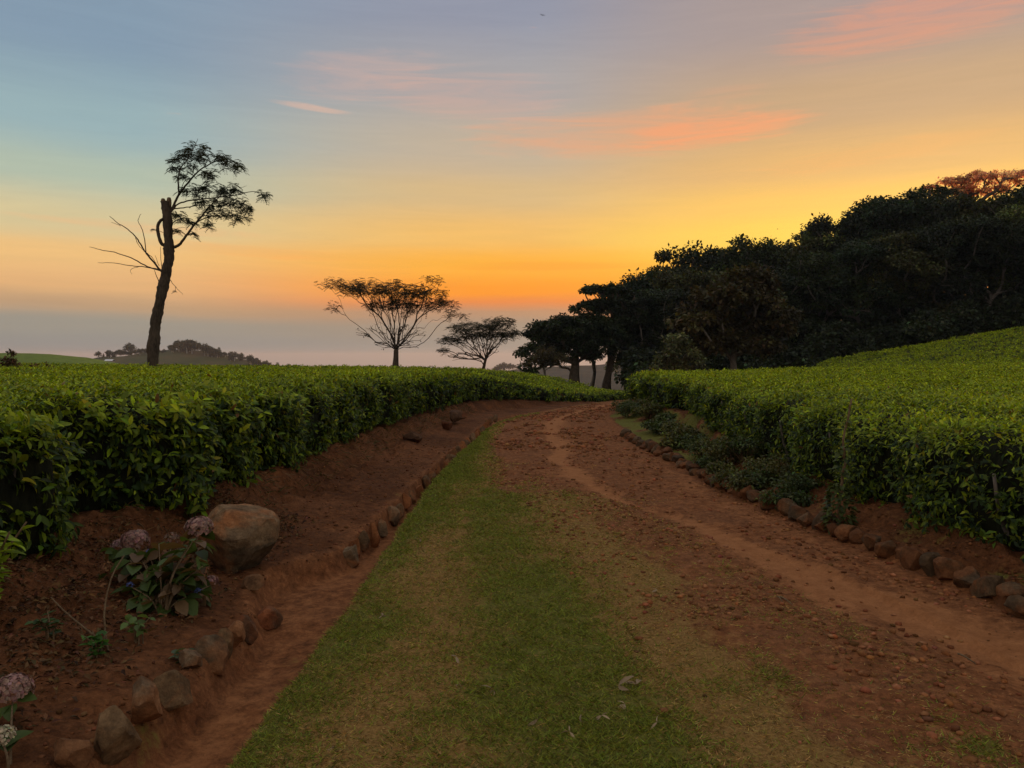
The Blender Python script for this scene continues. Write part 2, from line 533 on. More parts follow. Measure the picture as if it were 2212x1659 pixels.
L1 = cv([0, 3, 5, 7.6, 11, 16.7, 20, 26, 40, 60, 130], [-1.12, -1.1, -1.04, -1.03, -.97, -.56, -.2, 1.1, 5.0, 12, 40])
_L2 = cv([0, 3, 4.5, 5.0, 5.6, 6.0, 7.4, 10.7, 14, 18.4, 20, 26, 40, 60, 130], [-1.62, -1.63, -1.55, -1.72, -1.9, -1.45, -1.30, -1.15, -.9, -.62, -.34, .98, 4.85, 11.8, 39.7])
L2 = lambda Y: np.minimum(_L2(Y), L1(Y) - .08)
L4 = cv([0, 3.6, 4.5, 5.1, 5.7, 6.4, 7.4, 8.7, 12, 15, 20, 24.6, 30, 36, 45, 60, 130], [-3.3, -3.15, -3.0, -3.1, -3.22, -2.82, -2.72, -2.66, -2.40, -2.12, -1.62, -1.12, .70, 3.2, 6.9, 11.2, 38.5])
L3 = lambda Y: np.minimum(L4(Y) + np.interp(Y, [0, 5, 6.5, 8, 15, 22, 40], [.45, .4, .42, .46, .42, .36, .5]), L2(Y) - .06)
R1 = cv([0, 4.77, 6.08, 7.13, 8.1, 9.55, 11.9, 15.3, 20, 24, 30, 45, 60, 130], [3.55, 3.16, 2.92, 2.79, 2.64, 2.46, 2.36, 2.2, 2.35, 3.0, 5.0, 10.5, 17, 46])
R3 = cv([0, 4, 5.44, 7.3, 8.66, 10.5, 12.5, 14.5, 17, 20, 24, 28, 34, 45, 60, 130], [3.9, 3.6, 3.5, 3.40, 3.30, 3.18, 3.25, 3.75, 3.55, 3.4, 3.6, 5, 7.8, 13.2, 20, 50])
R2 = lambda Y: np.maximum(R3(Y) - .35, R1(Y) + .2)
XG = lambda Y: np.maximum(np.interp(Y, [0, 3, 3.93, 4.77, 5.57, 7, 8.6, 9.2, 11.6, 14, 19.8, 22, 30, 45, 60, 130], [.85, .81, .74, .64, .45, .35, .25, -.26, -.32, -.42, -.20, .45, 2.3, 6.6, 12.3, 40.4]), L1(Y) + .12)
TRK = cv([0, 3, 4.05, 4.35, 4.95, 5.57, 6.52, 7.43, 8.1, 8.9, 9.9, 11.6, 14.07, 16.7, 20, 26, 34, 40, 60, 130], [3.1, 2.9, 2.68, 2.59, 2.35, 2.18, 1.93, 1.66, 1.38, 1.05, .86, .76, .79, .86, 1.15, 2.4, 4.3, 6.2, 14.5, 43])
zl = lambda Y: -.034 * np.maximum(0, np.asarray(Y, float) - 19) - .0 * Y
ztL_face = cv([0, 6, 15, 22, 25.5, 30, 36, 45, 60, 130], [1.28, 1.28, 1.23, 1.13, 1.0, .52, -.14, -.5, -1.0, -4])
hhL = lambda Y: np.interp(Y, [0, 6, 20, 24.6, 30, 36, 60], [.86, .88, .88, .85, .62, .42, .42])
ztR_face = cv([0, 10, 24, 30, 45, 60, 130], [1.10, 1.10, 1.10, .85, .25, -.4, -3])
hhR = lambda Y: np.interp(Y, [0, 5, 10, 14, 17, 24, 45], [.92, .88, .78, .62, .70, .78, .72])


def ztop_L(x, Y):
    d = np.maximum(L4(Y) - x, 0)
    f = 1.28 - .0085 * (Y - 6) + .008 * np.clip(-x - 4, 0, 24) - .035 * np.maximum(Y - 37, 0) - .0022 * np.maximum(Y - 37, 0) ** 1.6
    b = sstep(d, 0, 6.5)
    return ztL_face(Y) * (1 - b) + f * b


def ztop_R(x, Y):
    d = np.maximum(x - R3(Y), 0)
    f = 1.10 + sstep(Y, 24, 60) * (-.75 + np.maximum((x - 20), -2) * .155) + .012 * np.clip(x - 8, 0, 40) * sstep(Y, 10, 30)
    f = f - sstep(Y, 62, 130) * 1.0
    b = sstep(d, 0, 5.0)
    return ztR_face(Y) * (1 - b) + f * b


def terrain(x, Y):
    """height of the earth, vectorised"""
    x = np.asarray(x, float); Y = np.asarray(Y, float)
    x, Y = np.broadcast_arrays(x, Y)
    l4, l3, l2, l1, r1, r2, r3 = L4(Y), L3(Y), L2(Y), L1(Y), R1(Y), R2(Y), R3(Y)
    z0 = zl(Y)
    zb = ztL_face(Y) - hhL(Y)
    zr = ztR_face(Y) - hhR(Y)
    z3 = np.interp(Y, [0, 4.8, 6, 14, 22, 30], [.26, .24, .13, .12, .10, .06]) + z0
    z3 = np.minimum(z3, zb)
    zL2 = .05 * sstep(Y, 26, 20) + z0
    zbot = z0 - np.interp(Y, [0, 5, 10, 16, 20], [.14, .12, .13, .09, .0])
    dep = (l1 - l2)
    out = np.zeros_like(x)

    def seg(a, b, za, zb_, s=False):
        t = np.clip((x - a) / np.maximum(b - a, 1e-4), 0, 1)
        if s: t = t * t * (3 - 2 * t)
        return za + (zb_ - za) * t
    a1 = l2 + np.minimum(.12, dep * .3); a2 = l1 - np.minimum(.09, dep * .3)
    rr1 = r1 + .10
    zR2 = z0 + np.interp(Y, [0, 5, 10, 14, 20, 30], [.10, .12, .16, .2, .14, .05])
    zR2 = np.minimum(zR2, zr - .02)
    crown = z0 + .03 * np.sin(np.clip((x - l1) / np.maximum(r1 - l1, .1), 0, 1) * math.pi)
    out = np.where(x < l4, (ztop_L(x, Y) - hhL(Y)),
          np.where(x < l3, seg(l4, l3, zb, z3, True),
          np.where(x < l2, seg(l3, l2, z3, zL2),
          np.where(x < a1, seg(l2, a1, zL2, zbot, True),
          np.where(x < a2, zbot,
          np.where(x < l1, seg(a2, l1, zbot, z0, True),
          np.where(x < r1, crown,
          np.where(x < rr1, seg(r1, rr1, z0, z0 + .06),
          np.where(x < r2, seg(rr1, r2, z0 + .06, zR2),
          np.where(x < r3, seg(r2, r3, zR2, zr, True), ztop_R(x, Y) - hhR(Y)))))))))))
    return out


def masks(x, Y):
    """green turf, dry turf, smooth wheel track"""
    l1, xg, r1, tk = L1(Y), XG(Y), R1(Y), TRK(Y)
    n1 = fbm(x * 1.4, Y * .9, 0, 4, 3); n2 = fbm(x * 3.1, Y * 1.6, 0, 3, 9)
    inl = sstep(x, l1 - .02, l1 + .03)
    onrd = sstep(x, r1 + .02, r1 - .06) * inl
    near = sstep(Y, 9.6, 8.4)
    dxg = x - xg
    gr = sstep(dxg, .30, -.30)                                      # inside the verge
    edge = sstep(x - l1, .50, .04)                                   # lush left border
    patch = np.exp(-(((x - .28) / .52) ** 2 + ((Y - 4.55) / 1.0) ** 2)) + .8 * np.exp(-(((x - .55) / .5) ** 2 + ((Y - 2.7) / .8) ** 2)) \
        + .5 * np.exp(-(((x + .2) / .45) ** 2 + ((Y - 7.2) / 1.4) ** 2))
    g = gr * np.clip((.20 + .45 * edge + .52 * patch + .26 * n1) + .22 * sstep(Y, 6, 9), 0, 1)
    dmix = np.clip(.92 - .62 * np.maximum(dxg, 0) + .32 * n1, 0, 1) * near
    d = np.maximum(gr * .95, dmix)
    d = np.where(Y > 9.6, np.maximum(gr * .9, .0), d)
    d = d + .32 * np.clip(n2, 0, 1) * sstep(x, tk + .2, tk + .5) + np.exp(-((x - r1 + .25) / .16) ** 2) * .25 * (n1 > -.2)
    g = g + np.clip(n2 - .35, 0, 1) * .9 * sstep(dxg, 0, .4) * sstep(Y, 14, 6) * .6
    wid = np.interp(Y, [3, 6, 7.4, 8.2, 10, 16, 20, 30], [.40, .31, .24, .16, .25, .32, .23, .22])
    t = np.exp(-((x - tk - .05 * n1) / (wid * (1 + .45 * n2 + .25 * n1))) ** 2 * 1.4)
    t = t * np.interp(Y, [0, 6.6, 7.3, 8.0, 8.6, 60], [1, 1, .75, .55, 1, 1])
    t2 = np.exp(-((x - r1 + .34 + .06 * n1) / .22) ** 2) * .45 * sstep(Y, 14, 9)
    t3 = .6 * np.exp(-((x - tk + 1.25) / .2) ** 2) * sstep(Y, 10, 18)
    t = np.clip(np.maximum(np.maximum(t, t2), t3) * (1 + .25 * n2), 0, 1)
    d = d * (1 - t * .9); g = g * (1 - t)
    g, d, t = g * onrd, d * onrd, t * onrd
    # right-hand bed: thin turf; field margins
    bedR = sstep(x, r1 + .08, r1 + .2) * sstep(x, R3(Y) + .1, R3(Y) - .1)
    d = d + bedR * np.clip(.22 + .4 * n1, 0, 1)
    g = g + bedR * np.clip(.2 + .6 * n2 + .5 * sstep(Y, 9, 14), 0, 1) * .8
    bedL = sstep(x, l1, l1 - .05)
    g = g + bedL * np.clip(n2 - .5, 0, 1) * .5
    t = t + sstep(x, L2(Y) + .05, L2(Y) + .16) * sstep(x, l1 - .03, l1 - .12) * (.42 + .25 * n1) * sstep(Y, 20, 15)
    # grass beyond the bend, under the trees
    g = np.maximum(g, sstep(Y, 52, 62) * .75)
    d = d + bedL * sstep(x, L3(Y) + .1, L3(Y) - .3) * (.12 + .2 * n2)
    return np.stack([np.clip(g, 0, 1), np.clip(d, 0, 1), np.clip(t, 0, 1)], -1)


def humus(x, Y):
    """dark crumbly soil of the beds and banks, 0 on the road"""
    h = sstep(x, L2(Y) + .05, L2(Y) - .1) + .8 * sstep(x, R1(Y) + .05, R1(Y) + .2)
    return np.clip(h * (.8 + .35 * fbm(x * 1.9, Y * 1.9, 0, 3, 27)), 0, 1)


def micro(x, Y, m):
    """small relief of the soil: clods on bare earth, smoother on the track"""
    l1, l2, r1, l4, l3 = L1(Y), L2(Y), R1(Y), L4(Y), L3(Y)
    n = fbm(x * 7, Y * 5, 0, 4, 21, .6)
    rough = .016 * (1 - .85 * m[..., 2]) * (1 - .5 * np.maximum(m[..., 0], m[..., 1] * .7))
    bank = ((x < l3 + .2) & (x > l4 - .2)) | ((x > R2(Y) - .1) & (x < R3(Y) + .2))
    rough = rough + bank * .035
    ditch = (x > l2) & (x < l1)
    big = .018 * fbm(x * 1.3, Y * 1.1, 0, 3, 5)
    rut = -.035 * m[..., 2] * (x < r1 - .6)
    edge = .02 * sstep(x, l1 - .02, l1 + .02) * (x < XG(Y)) + .012 * fbm(x * 4, Y * 4, 0, 2, 4) * (np.abs(x - l1) < .15)
    return n * np.where(ditch, rough * .6, rough) + big + rut + edge


def ground_z(x, Y):
    x = np.asarray(x, float); Y = np.asarray(Y, float)
    return terrain(x, Y) + micro(x, Y, masks(x, Y))


# ================================================================== the setting: earth in bands
Yr = np.concatenate([1.2 * np.exp(np.arange(0, math.log(60 / 1.2), .0115)), np.linspace(60.6, 126, 30)])
# wobble of the turf edge is in the boundary itself
wob = .045 * fbm(Yr * 2.2, 0 * Yr, 0, 4, 31)
bounds = [(lambda Y: L4(Y) - 62, lambda Y: L4(Y), 44, 'tea_field_soil', 'far'),
          (lambda Y: L4(Y), lambda Y: L3(Y), 14, 'earth_bank', None),
          (lambda Y: L3(Y), lambda Y: L2(Y), 34, 'planting_bed', None),
          (lambda Y: L2(Y), lambda Y: L1(Y), 22, 'ditch', None),
          (lambda Y: L1(Y), lambda Y: XG(Y), 44, 'grass_verge', None),
          (lambda Y: XG(Y), lambda Y: R1(Y), 78, 'dirt_road', None),
          (lambda Y: R1(Y), lambda Y: R2(Y), 22, 'roadside_bed', None),
          (lambda Y: R2(Y), lambda Y: R3(Y), 12, 'earth_bank', None),
          (lambda Y: R3(Y), lambda Y: R3(Y) + 75, 44, 'tea_field_soil', 'farR')]
for fa, fb, n, nm, far in bounds:
    a, b = fa(Yr), fb(Yr)
    if nm == 'ditch': b = b + wob
    if nm == 'grass_verge': a = a + wob
    t = np.linspace(0, 1, n + 1)
    if far == 'far': t = 1 - (1 - t) ** 2.2
    if far == 'farR': t = t ** 2.2
    X = a[:, None] + (b - a)[:, None] * t[None]
    YY = np.broadcast_to(Yr[:, None], X.shape)
    m = masks(X, YY)
    Z = terrain(X, YY) + micro(X, YY, m)
    r, c = X.shape
    V = np.stack([X, YY, Z], -1).reshape(-1, 3)
    i = (np.arange(r - 1)[:, None] * c + np.arange(c - 1)[None]).ravel()
    F = np.stack([i, i + 1, i + c + 1, i + c], 1)
    o = link(nm, mesh_np(nm, V, F, np.concatenate([m.reshape(-1, 3), humus(X, YY).reshape(-1, 1)], 1), True, M['ground']))
    tag(o, kind='structure')


# far country: one sheet to the horizon, with the valley far below the ridge
def far_z(x, y):
    r = np.hypot(x, y)
    z = -14 - 116 * sstep(r, 120, 1600) + 3 * fbm(x / 260, y / 260, 0, 3, 2) * sstep(r, 200, 900)
    return z - 20 * sstep(r, 130, 60)


rr = np.concatenate([[0.0], np.geomspace(20, 8800, 60)])
th = np.linspace(0, 2 * math.pi, 120, endpoint=False)
Rg, Tg = np.meshgrid(rr, th, indexing='ij')
Xg, Yg = Rg * np.sin(Tg), Rg * np.cos(Tg)
Vg = np.stack([Xg, Yg, far_z(Xg, Yg)], -1).reshape(-1, 3)
nt = len(th)
ii, jj = np.meshgrid(np.arange(len(rr) - 1), np.arange(nt), indexing='ij')
Fg = np.stack([ii * nt + jj, (ii + 1) * nt + jj, (ii + 1) * nt + (jj + 1) % nt, ii * nt + (jj + 1) % nt], -1).reshape(-1, 4)
tag(link('ground', mesh_np('ground', Vg, Fg[:, ::-1], None, True, M['far_ground'])), kind='structure')


def hill(name, cx, cy, hx, hy, fz, mat, n=70):
    gx = np.linspace(cx - hx, cx + hx, n); gy = np.linspace(cy - hy, cy + hy, n)
    X, Y = np.meshgrid(gx, gy, indexing='xy')
    V = np.stack([X, Y, fz(X, Y)], -1).reshape(-1, 3)
    i = (np.arange(n - 1)[:, None] * n + np.arange(n - 1)[None]).ravel()
    F = np.stack([i, i + 1, i + n + 1, i + n], 1)
    return tag(link(name, mesh_np(name, V, F, None, True, mat)), kind='structure')


def ridge_profile(us, vs, D):
    """turn a ridge line into x -> z at distance D"""
    P = np.array([pix(u, v, D) for u, v in zip(us, vs)])
    return lambda x: np.interp(x, P[:, 0], P[:, 2])


rpA = ridge_profile([-500, -200, 0, 60, 120, 200, 260, 330, 420], [800, 770, 765, 764, 766, 774, 786, 800, 830], 260)
fA = lambda x, y: rpA(x) - ((y - 260) / 75) ** 2 * 14 - .12 * np.abs(y - 260) * (y > 260) + .35 * fbm(x / 9, y / 9, 0, 3, 8)
hill('tea_hill', -150, 245, 135, 140, fA, M['tea_hill'], 90)
rpB = ridge_profile([-300, 0, 130, 200, 250, 320, 390, 430, 480, 540, 600, 650, 720, 900], [812, 800, 786, 776, 770, 762, 756, 757, 766, 778, 792, 801, 812, 850], 620)
fB = lambda x, y: rpB(x) - np.abs(y - 620) * .11 - ((y - 620) / 170) ** 2 * 16 + 1.2 * fbm(x / 22, y / 22, 0, 4, 6)
hill('wooded_hill', -260, 560, 330, 330, fB, M['hill'], 110)
rpC = ridge_profile([940, 1040, 1060, 1080, 1120, 1160, 1250, 1400, 1700], [860, 815, 807, 803, 797, 795, 790, 782, 770], 950)
fC = lambda x, y: rpC(x) - np.abs(y - 950) * .12 - ((y - 950) / 260) ** 2 * 20 + 2.0 * fbm(x / 30, y / 30, 0, 4, 12)
hill('hazy_hill', 130, 860, 290, 420, fC, M['haze_hill'], 110)

# the evening air
bm = bmesh.new(); bmesh.ops.create_cube(bm, size=1.0)
bmesh.ops.scale(bm, vec=(18400, 18400, 190), verts=bm.verts)
bmesh.ops.translate(bm, vec=(0, 0, 34 - 95), verts=bm.verts)
hz = bpy.data.meshes.new('haze'); bm.to_mesh(hz); bm.free()
mh = bpy.data.materials.new('evening_haze'); mh.use_nodes = True; mh.node_tree.nodes.clear()
HB = NB(mh.node_tree)
pv = HB.n('ShaderNodeVolumePrincipled')
pv.inputs['Color'].default_value = (.82, .86, .95, 1); pv.inputs['Density'].default_value = .00017; pv.inputs['Anisotropy'].default_value = .25
ho = HB.n('ShaderNodeOutputMaterial'); HB.link(pv.outputs[0], ho.inputs['Volume'])
hz.materials.append(mh)
tag(link('haze', hz), kind='stuff')


# ================================================================== trees
def grow(trunk, targets, r_tip=.012, r_pow=.45, step=.35, up=.35, seed=0, wp=.3, first=0):
    """skeleton that reaches every target; radii by the pipe model. Returns nodes, parents, radii"""
    rg = np.random.default_rng(seed)
    N = [np.array(p, float) for p in trunk]; P = [-1] + list(range(len(trunk) - 1))
    fork = N[-1]
    nt_ = len(trunk)
    order = list(np.argsort(np.linalg.norm(targets - fork, axis=1)))
    if first:                                                # main limbs first: well-spread far targets
        sel = [int(order[-1])]
        while len(sel) < first:
            dm = np.min(np.linalg.norm(norm(targets - fork)[:, None] - norm(targets[sel] - fork)[None], axis=-1), 1)
            sel.append(int(np.argmax(dm * np.linalg.norm(targets - fork, axis=1) ** .5)))
        order = sel + [q for q in order if q not in set(sel)]
    PL = [0.0] * len(N)
    tips = []
    for k in order:
        t = targets[k]
        A = np.array(N)
        d = np.linalg.norm(A - t, axis=1)
        pen = np.where(A[:, 2] > t[2] - .12 * d, 3.0 * (A[:, 2] - t[2] + .12 * d), 0)
        cost = d + pen + wp * np.array(PL)
        cost[:max(1, nt_ - 3)] += 4.0
        j = int(np.argmin(cost)); a = N[j]; L = d[j]
        n = max(2, int(L / step))
        out = t - a; out = out / max(np.linalg.norm(out), 1e-6)
        pd = (a - N[P[j]]) if P[j] >= 0 else np.array([0, 0, 1.0])
        pd = pd / max(np.linalg.norm(pd), 1e-6)
        ctrl = a + (.55 * pd + .45 * out + np.array([0, 0, up])) * L * .42 + rg.normal(size=3) * L * .05
        par = j
        for s in range(1, n + 1):
            q = s / n
            p = (1 - q) ** 2 * a + 2 * q * (1 - q) * ctrl + q * q * t + (rg.normal(size=3) * L * .018 if s < n else 0)
            N.append(p); P.append(par); PL.append(PL[par] + float(np.linalg.norm(p - N[par]))); par = len(N) - 1
        tips.append(par)
    N = np.array(N); P = np.array(P)
    cnt = np.zeros(len(N))
    for t in tips: cnt[t] += 1
    for i in range(len(N) - 1, 0, -1): cnt[P[i]] += cnt[i]
    R = r_tip * np.maximum(cnt, .5) ** r_pow
    return N, P, R


def skeleton_mesh(name, N, P, R, mat, trunk_n, flare=1.35, sides=6, split=True):
    acc = Acc(); accb = Acc()
    an = np.linspace(0, 2 * math.pi, sides, endpoint=False)
    # trunk as one continuous tube
    tr = N[:trunk_n]; rt = R[:trunk_n].copy(); rt[0] *= flare
    V, F = tube(smooth_path(tr, trunk_n * 2), np.interp(np.linspace(0, trunk_n - 1, trunk_n * 2), np.arange(trunk_n), rt), 10, True)
    rn = vnoise(V[:, 0] * 3, V[:, 1] * 3, V[:, 2] * 1.2, 5)
    acc.add(V + rn[:, None] * rt.mean() * np.array([.22, .22, 0]), F)
    E = np.array([(P[i], i) for i in range(trunk_n, len(N))])
    a, b = N[E[:, 0]], N[E[:, 1]]
    ra = np.minimum(R[E[:, 0]], R[E[:, 1]] * 1.5); rb = R[E[:, 1]]
    T = norm(b - a); ref = np.where(np.abs(T[:, 2:]) > .9, np.array([[1.0, 0, 0]]), np.array([[0, 0, 1.0]]))
    A = norm(np.cross(T, ref)); B = np.cross(T, A)
    s = 5
    an = np.linspace(0, 2 * math.pi, s, endpoint=False)
    ring = np.cos(an)[None, :, None] * A[:, None] + np.sin(an)[None, :, None] * B[:, None]
    Va = a[:, None] - T[:, None] * ra[:, None, None] * .3 + ring * ra[:, None, None]; Vb = b[:, None] + T[:, None] * rb[:, None, None] * .3 + ring * rb[:, None, None]
    V = np.concatenate([Va, Vb], 1).reshape(-1, 3)
    o = np.arange(len(E))[:, None] * (2 * s)
    F = np.concatenate([o + np.array([[j, (j + 1) % s, s + (j + 1) % s, s + j]]) for j in range(s)])
    accb.add(V, F)
    return acc.mesh(name + '_trunk', mat, True), accb.mesh(name + '_limbs', mat, True)


def clump_leaves(acc, C, R, n, size, col, flat=.55, cvar=.3, detail=0, elong=1.5, droop=.2, tilt=.6):
    """n leaf faces round each clump centre"""
    k = len(C)
    rr_ = np.broadcast_to(np.asarray(R, float), (k,))
    P = np.repeat(C, n, 0); Rr = np.repeat(rr_, n)[:, None]
    d = rdir(len(P)) * (rng.random((len(P), 1)) ** .45)
    P = P + d * Rr * np.array([1, 1, flat])
    D = norm(d * np.array([1, 1, .3]) + rdir(len(P)) * .8 + np.array([0, 0, -.15]))
    Nn = norm(np.array([0, 0, 1.0]) + rdir(len(P)) * tilt)
    sz = size * rng.uniform(.65, 1.35, len(P))
    cc = np.asarray(col)[None] * (1 + cvar * rng.normal(size=(len(P), 1))).clip(.35, 2.0)
    cc = cc * (1 + .12 * rng.normal(size=(len(P), 3))).clip(.6, 1.5)
    cl = np.repeat(1 + .28 * rng.normal(size=(k, 1)), n, 0).clip(.5, 1.7)
    acc.add(*leaves(P, D, Nn, sz, sz / elong, np.clip(cc * cl, 0.003, 1), detail, droop))


def fronds(acc, C, R, nf, flen, nl, col, lw=.35, droop=.5):
    """feathery compound leaves: arcs with paired leaflets"""
    k = len(C)
    base = np.repeat(C, nf, 0) + rdir(k * nf) * (np.repeat(np.broadcast_to(R, (k,)), nf)[:, None]) * rng.random((k * nf, 1)) ** .5 * np.array([1, 1, .7])
    D = norm(rdir(k * nf) * np.array([1, 1, .35]) + np.array([0, 0, .1]))
    Lf = flen * rng.uniform(.7, 1.3, k * nf)
    col = np.asarray(col)
    Pn, Dn, Nn, Ln, Cn = [], [], [], [], []
    side = norm(np.cross(D, np.array([0, 0, 1.0])))
    for i in range(nl):
        t = (i + .6) / nl
        c = base + D * (Lf * t)[:, None] - np.array([0, 0, 1.0]) * (Lf * droop * t * t)[:, None]
        for s in (-1, 1):
            Pn.append(c); Dn.append(norm(side * s + D * .5 - np.array([0, 0, .35])))
            Nn.append(norm(np.array([0, 0, 1.0]) + .3 * rdir(len(c))))
            Ln.append(Lf * .42 * (1 - .45 * abs(t - .45)))
            Cn.append(col[None] * rng.uniform(.6, 1.4, (len(c), 1)))
    L_ = np.concatenate(Ln)
    acc.add(*leaves(np.vstack(Pn), np.vstack(Dn), np.vstack(Nn), L_, L_ * lw, np.vstack(Cn), 0, .1))


LEAF_DARK = np.array([.030, .042, .016])


def envelope_targets(lobes, n, rg, shell=.55):
    """points in a union of ellipsoid lobes (cx,cy,cz,rx,ry,rz)"""
    lobes = np.array(lobes, float)
    w = lobes[:, 3] * lobes[:, 4] * lobes[:, 5]; w = w ** .75; w /= w.sum()
    out = []
    for i, l in enumerate(lobes):
        m = max(3, int(round(n * w[i])))
        d = norm(rg.normal(size=(m, 3))); r = (shell + (1 - shell) * rg.random((m, 1)) ** .6)
        d[:, 2] = np.where(rg.random(m) < .65, np.abs(d[:, 2]), d[:, 2])
        out.append(l[:3] + d * r * l[3:])
    return np.vstack(out)


def build_tree_meshes(name, H, lobes, trunk_r, n_t, clump_r, n_leaf, leaf_s, col, seed, bark='bark', fork=.3, flat=.55, lean=(0, 0), cvar=.3, mat='tree_leaf', elong=1.5, r_tip=.02, shell=.5):
    rg = np.random.default_rng(seed)
    T = envelope_targets(lobes, n_t, rg, shell)
    fz = H * fork
    tr = [np.array([lean[0] * t + .12 * math.sin(3 * t + seed), lean[1] * t + .1 * math.sin(2.3 * t + seed * 2), fz * t]) for t in np.linspace(0, 1, 6)]
    tr[0][2] = -.6
    N, P, R = grow(tr, T, r_tip, .45, H * .045, .3, seed)
    R *= np.clip(trunk_r / R[3], .5, 2.0)
    R[:6] = trunk_r * np.linspace(1.15, .78, 6)
    mt, ml = skeleton_mesh(name, N, P, R, M[bark], 6)
    acc = Acc()
    clump_leaves(acc, T, clump_r * rg.uniform(.7, 1.3, len(T)), n_leaf, leaf_s, col, flat, cvar, 0, elong)
    return mt, ml, acc.mesh(name + '_crown', M[mat])


def place_tree(name, meshes, label, loc, rz=0., sc=1., group=None):
    t = thing(name, label, 'tree', loc, rz, sc, group)
    link('trunk', meshes[0], t); link('limbs', meshes[1], t); link('crown', meshes[2], t)
    return t


# --- forest variants, nominal height 16 m
def rand_lobes(rg, H, R, n, low=.28, top=.86, vflat=.26):
    L = [(0, 0, H * .70, R * .72, R * .72, H * .27)]
    for i in range(n):
        a = 2 * math.pi * (i + rg.random() * .7) / n
        q = rg.random()
        z = H * (low + (top - low) * q)
        rad = R * (.68 - .25 * q) * rg.uniform(.8, 1.15)
        s = R * rg.uniform(.36, .52)
        L.append((rad * math.cos(a), rad * math.sin(a), z, s, s, s * rg.uniform(.55, .8)))
    return L


FV = []
for k in range(6):
    rg = np.random.default_rng(100 + k)
    lob = rand_lobes(rg, 16, 6.6, 11, .22, .88)
    FV.append(build_tree_meshes('forest_tree', 16, lob, .42, 115, 1.35, 160, .385, LEAF_DARK * [.75, 1.35, .95, 1.7, .8, 1.15][k] * np.array([[1, 1, 1], [1.35, 1, .7], [.85, 1, 1.1], [1.2, 1.05, .7], [1, 1, 1], [1.1, 1.1, .8]][k]), 300 + k, 'bark_pale', .26, .6, (rg.uniform(-.8, .8), 0), .35))

FH = 16.0


def ztree(x, Y): return float(terrain(x, Y)) - .1


def put_forest(u, vtop, Y, variant, label=None, group='dark trees of the ridge forest', wide=1.0, name='forest_tree', zb=None):
    p = pix(u, vtop, Y)
    z0 = ztree(p[0], Y) if zb is None else zb
    s = (p[2] - z0) / (FH * .93)
    t = place_tree(name, FV[variant], label or 'dark leafy tree in the dense forest on the slope', (p[0], Y, z0), random.uniform(0, 6.28), (s * wide, s * wide, s), group)
    return t


front = [  # u, top v, Y, variant, width
    (1420, 640, 76, 0, .95), (1500, 590, 80, 1, .9), (1600, 600, 74, 3, .95), (1695, 585, 76, 4, .95), (1785, 560, 75, 5, .95),
    (1860, 530, 74, 2, .95), (1945, 510, 73, 1, 1.0), (2040, 490, 72, 0, 1.0), (2140, 480, 72, 4, 1.0), (2230, 455, 72, 3, 1.0), (2330, 440, 73, 5, 1.0)]
back = [(1375, 612, 88, 2, .8), (1450, 556, 90, 4, .85), (1530, 545, 93, 0, .85), (1610, 540, 93, 5, .85), (1690, 532, 92, 1, .85), (1770, 520, 92, 3, .8),
        (1835, 476, 90, 0, .85), (1905, 440, 90, 2, .85), (1985, 425, 89, 4, .85), (2075, 432, 88, 1, .9), (2165, 428, 88, 5, .9), (2260, 400, 88, 0, .9), (2370, 390, 88, 2, .9)]
deep = [(1410, 640, 104, 3, .9), (1490, 600, 106, 5, .9), (1575, 585, 108, 1, .9), (1660, 580, 108, 2, .9), (1745, 560, 106, 0, .9), (1830, 520, 106, 4, .9),
        (1920, 480, 105, 3, .9), (2010, 460, 104, 5, .9), (2110, 460, 104, 1, .9), (2210, 440, 104, 2, .9)]
for row, grp, lab in ((front, 'front row of the forest', 'dark leafy tree in the front row of the forest, above the tea slope'),
                      (back, 'skyline trees of the forest', 'tall dark tree on the forest skyline against the yellow sky'),
                      (deep, 'trees deep in the forest', 'dark tree deep in the forest behind the skyline trees')):
    for (u, v, Y, k, w) in row:
        put_forest(u, v, Y, k, lab, grp, w)

# understorey along the foot of the forest
us_acc = Acc()
lob = [(0, 0, 1.0, 1.6, 1.4, 1.2), (1.1, .2, .7, 1.1, 1.1, .9), (-1.2, -.1, .8, 1.2, 1.1, 1.0), (.2, .3, 1.8, .9, .9, .9)]
T = envelope_targets(lob, 46, np.random.default_rng(5), .4)
clump_leaves(us_acc, T, .5, 70, .25, LEAF_DARK * .95, .7, .35)
us_me = us_acc.mesh('shrub_crown', M['tree_leaf'])
st_acc = Acc()
for t in T[::3]:
    st_acc.add(*tube(smooth_path([(t[0] * .15, t[1] * .15, -.2), (t[0] * .5, t[1] * .5, t[2] * .6), t], 5), np.linspace(.05, .015, 5), 5))
us_st = st_acc.mesh('shrub_stems', M['bark'], True)
uss = [(1400 + 46 * i + random.uniform(-14, 14), random.uniform(64, 68), random.uniform(.9, 1.5)) for i in range(20)] + \
      [(1420 + 60 * i + random.uniform(-14, 14), random.uniform(72, 80), random.uniform(1.4, 2.1)) for i in range(15)]
for (u, Y, s) in uss:
    x = (u - 1106) / 1671 * Y
    o = thing('undergrowth_shrub', 'dark shrub in the undergrowth along the foot of the forest', 'shrub', (x, Y, ztree(x, Y)), random.uniform(0, 6), s, 'undergrowth at the forest foot')
    link('stems', us_st, o); link('crown', us_me, o)

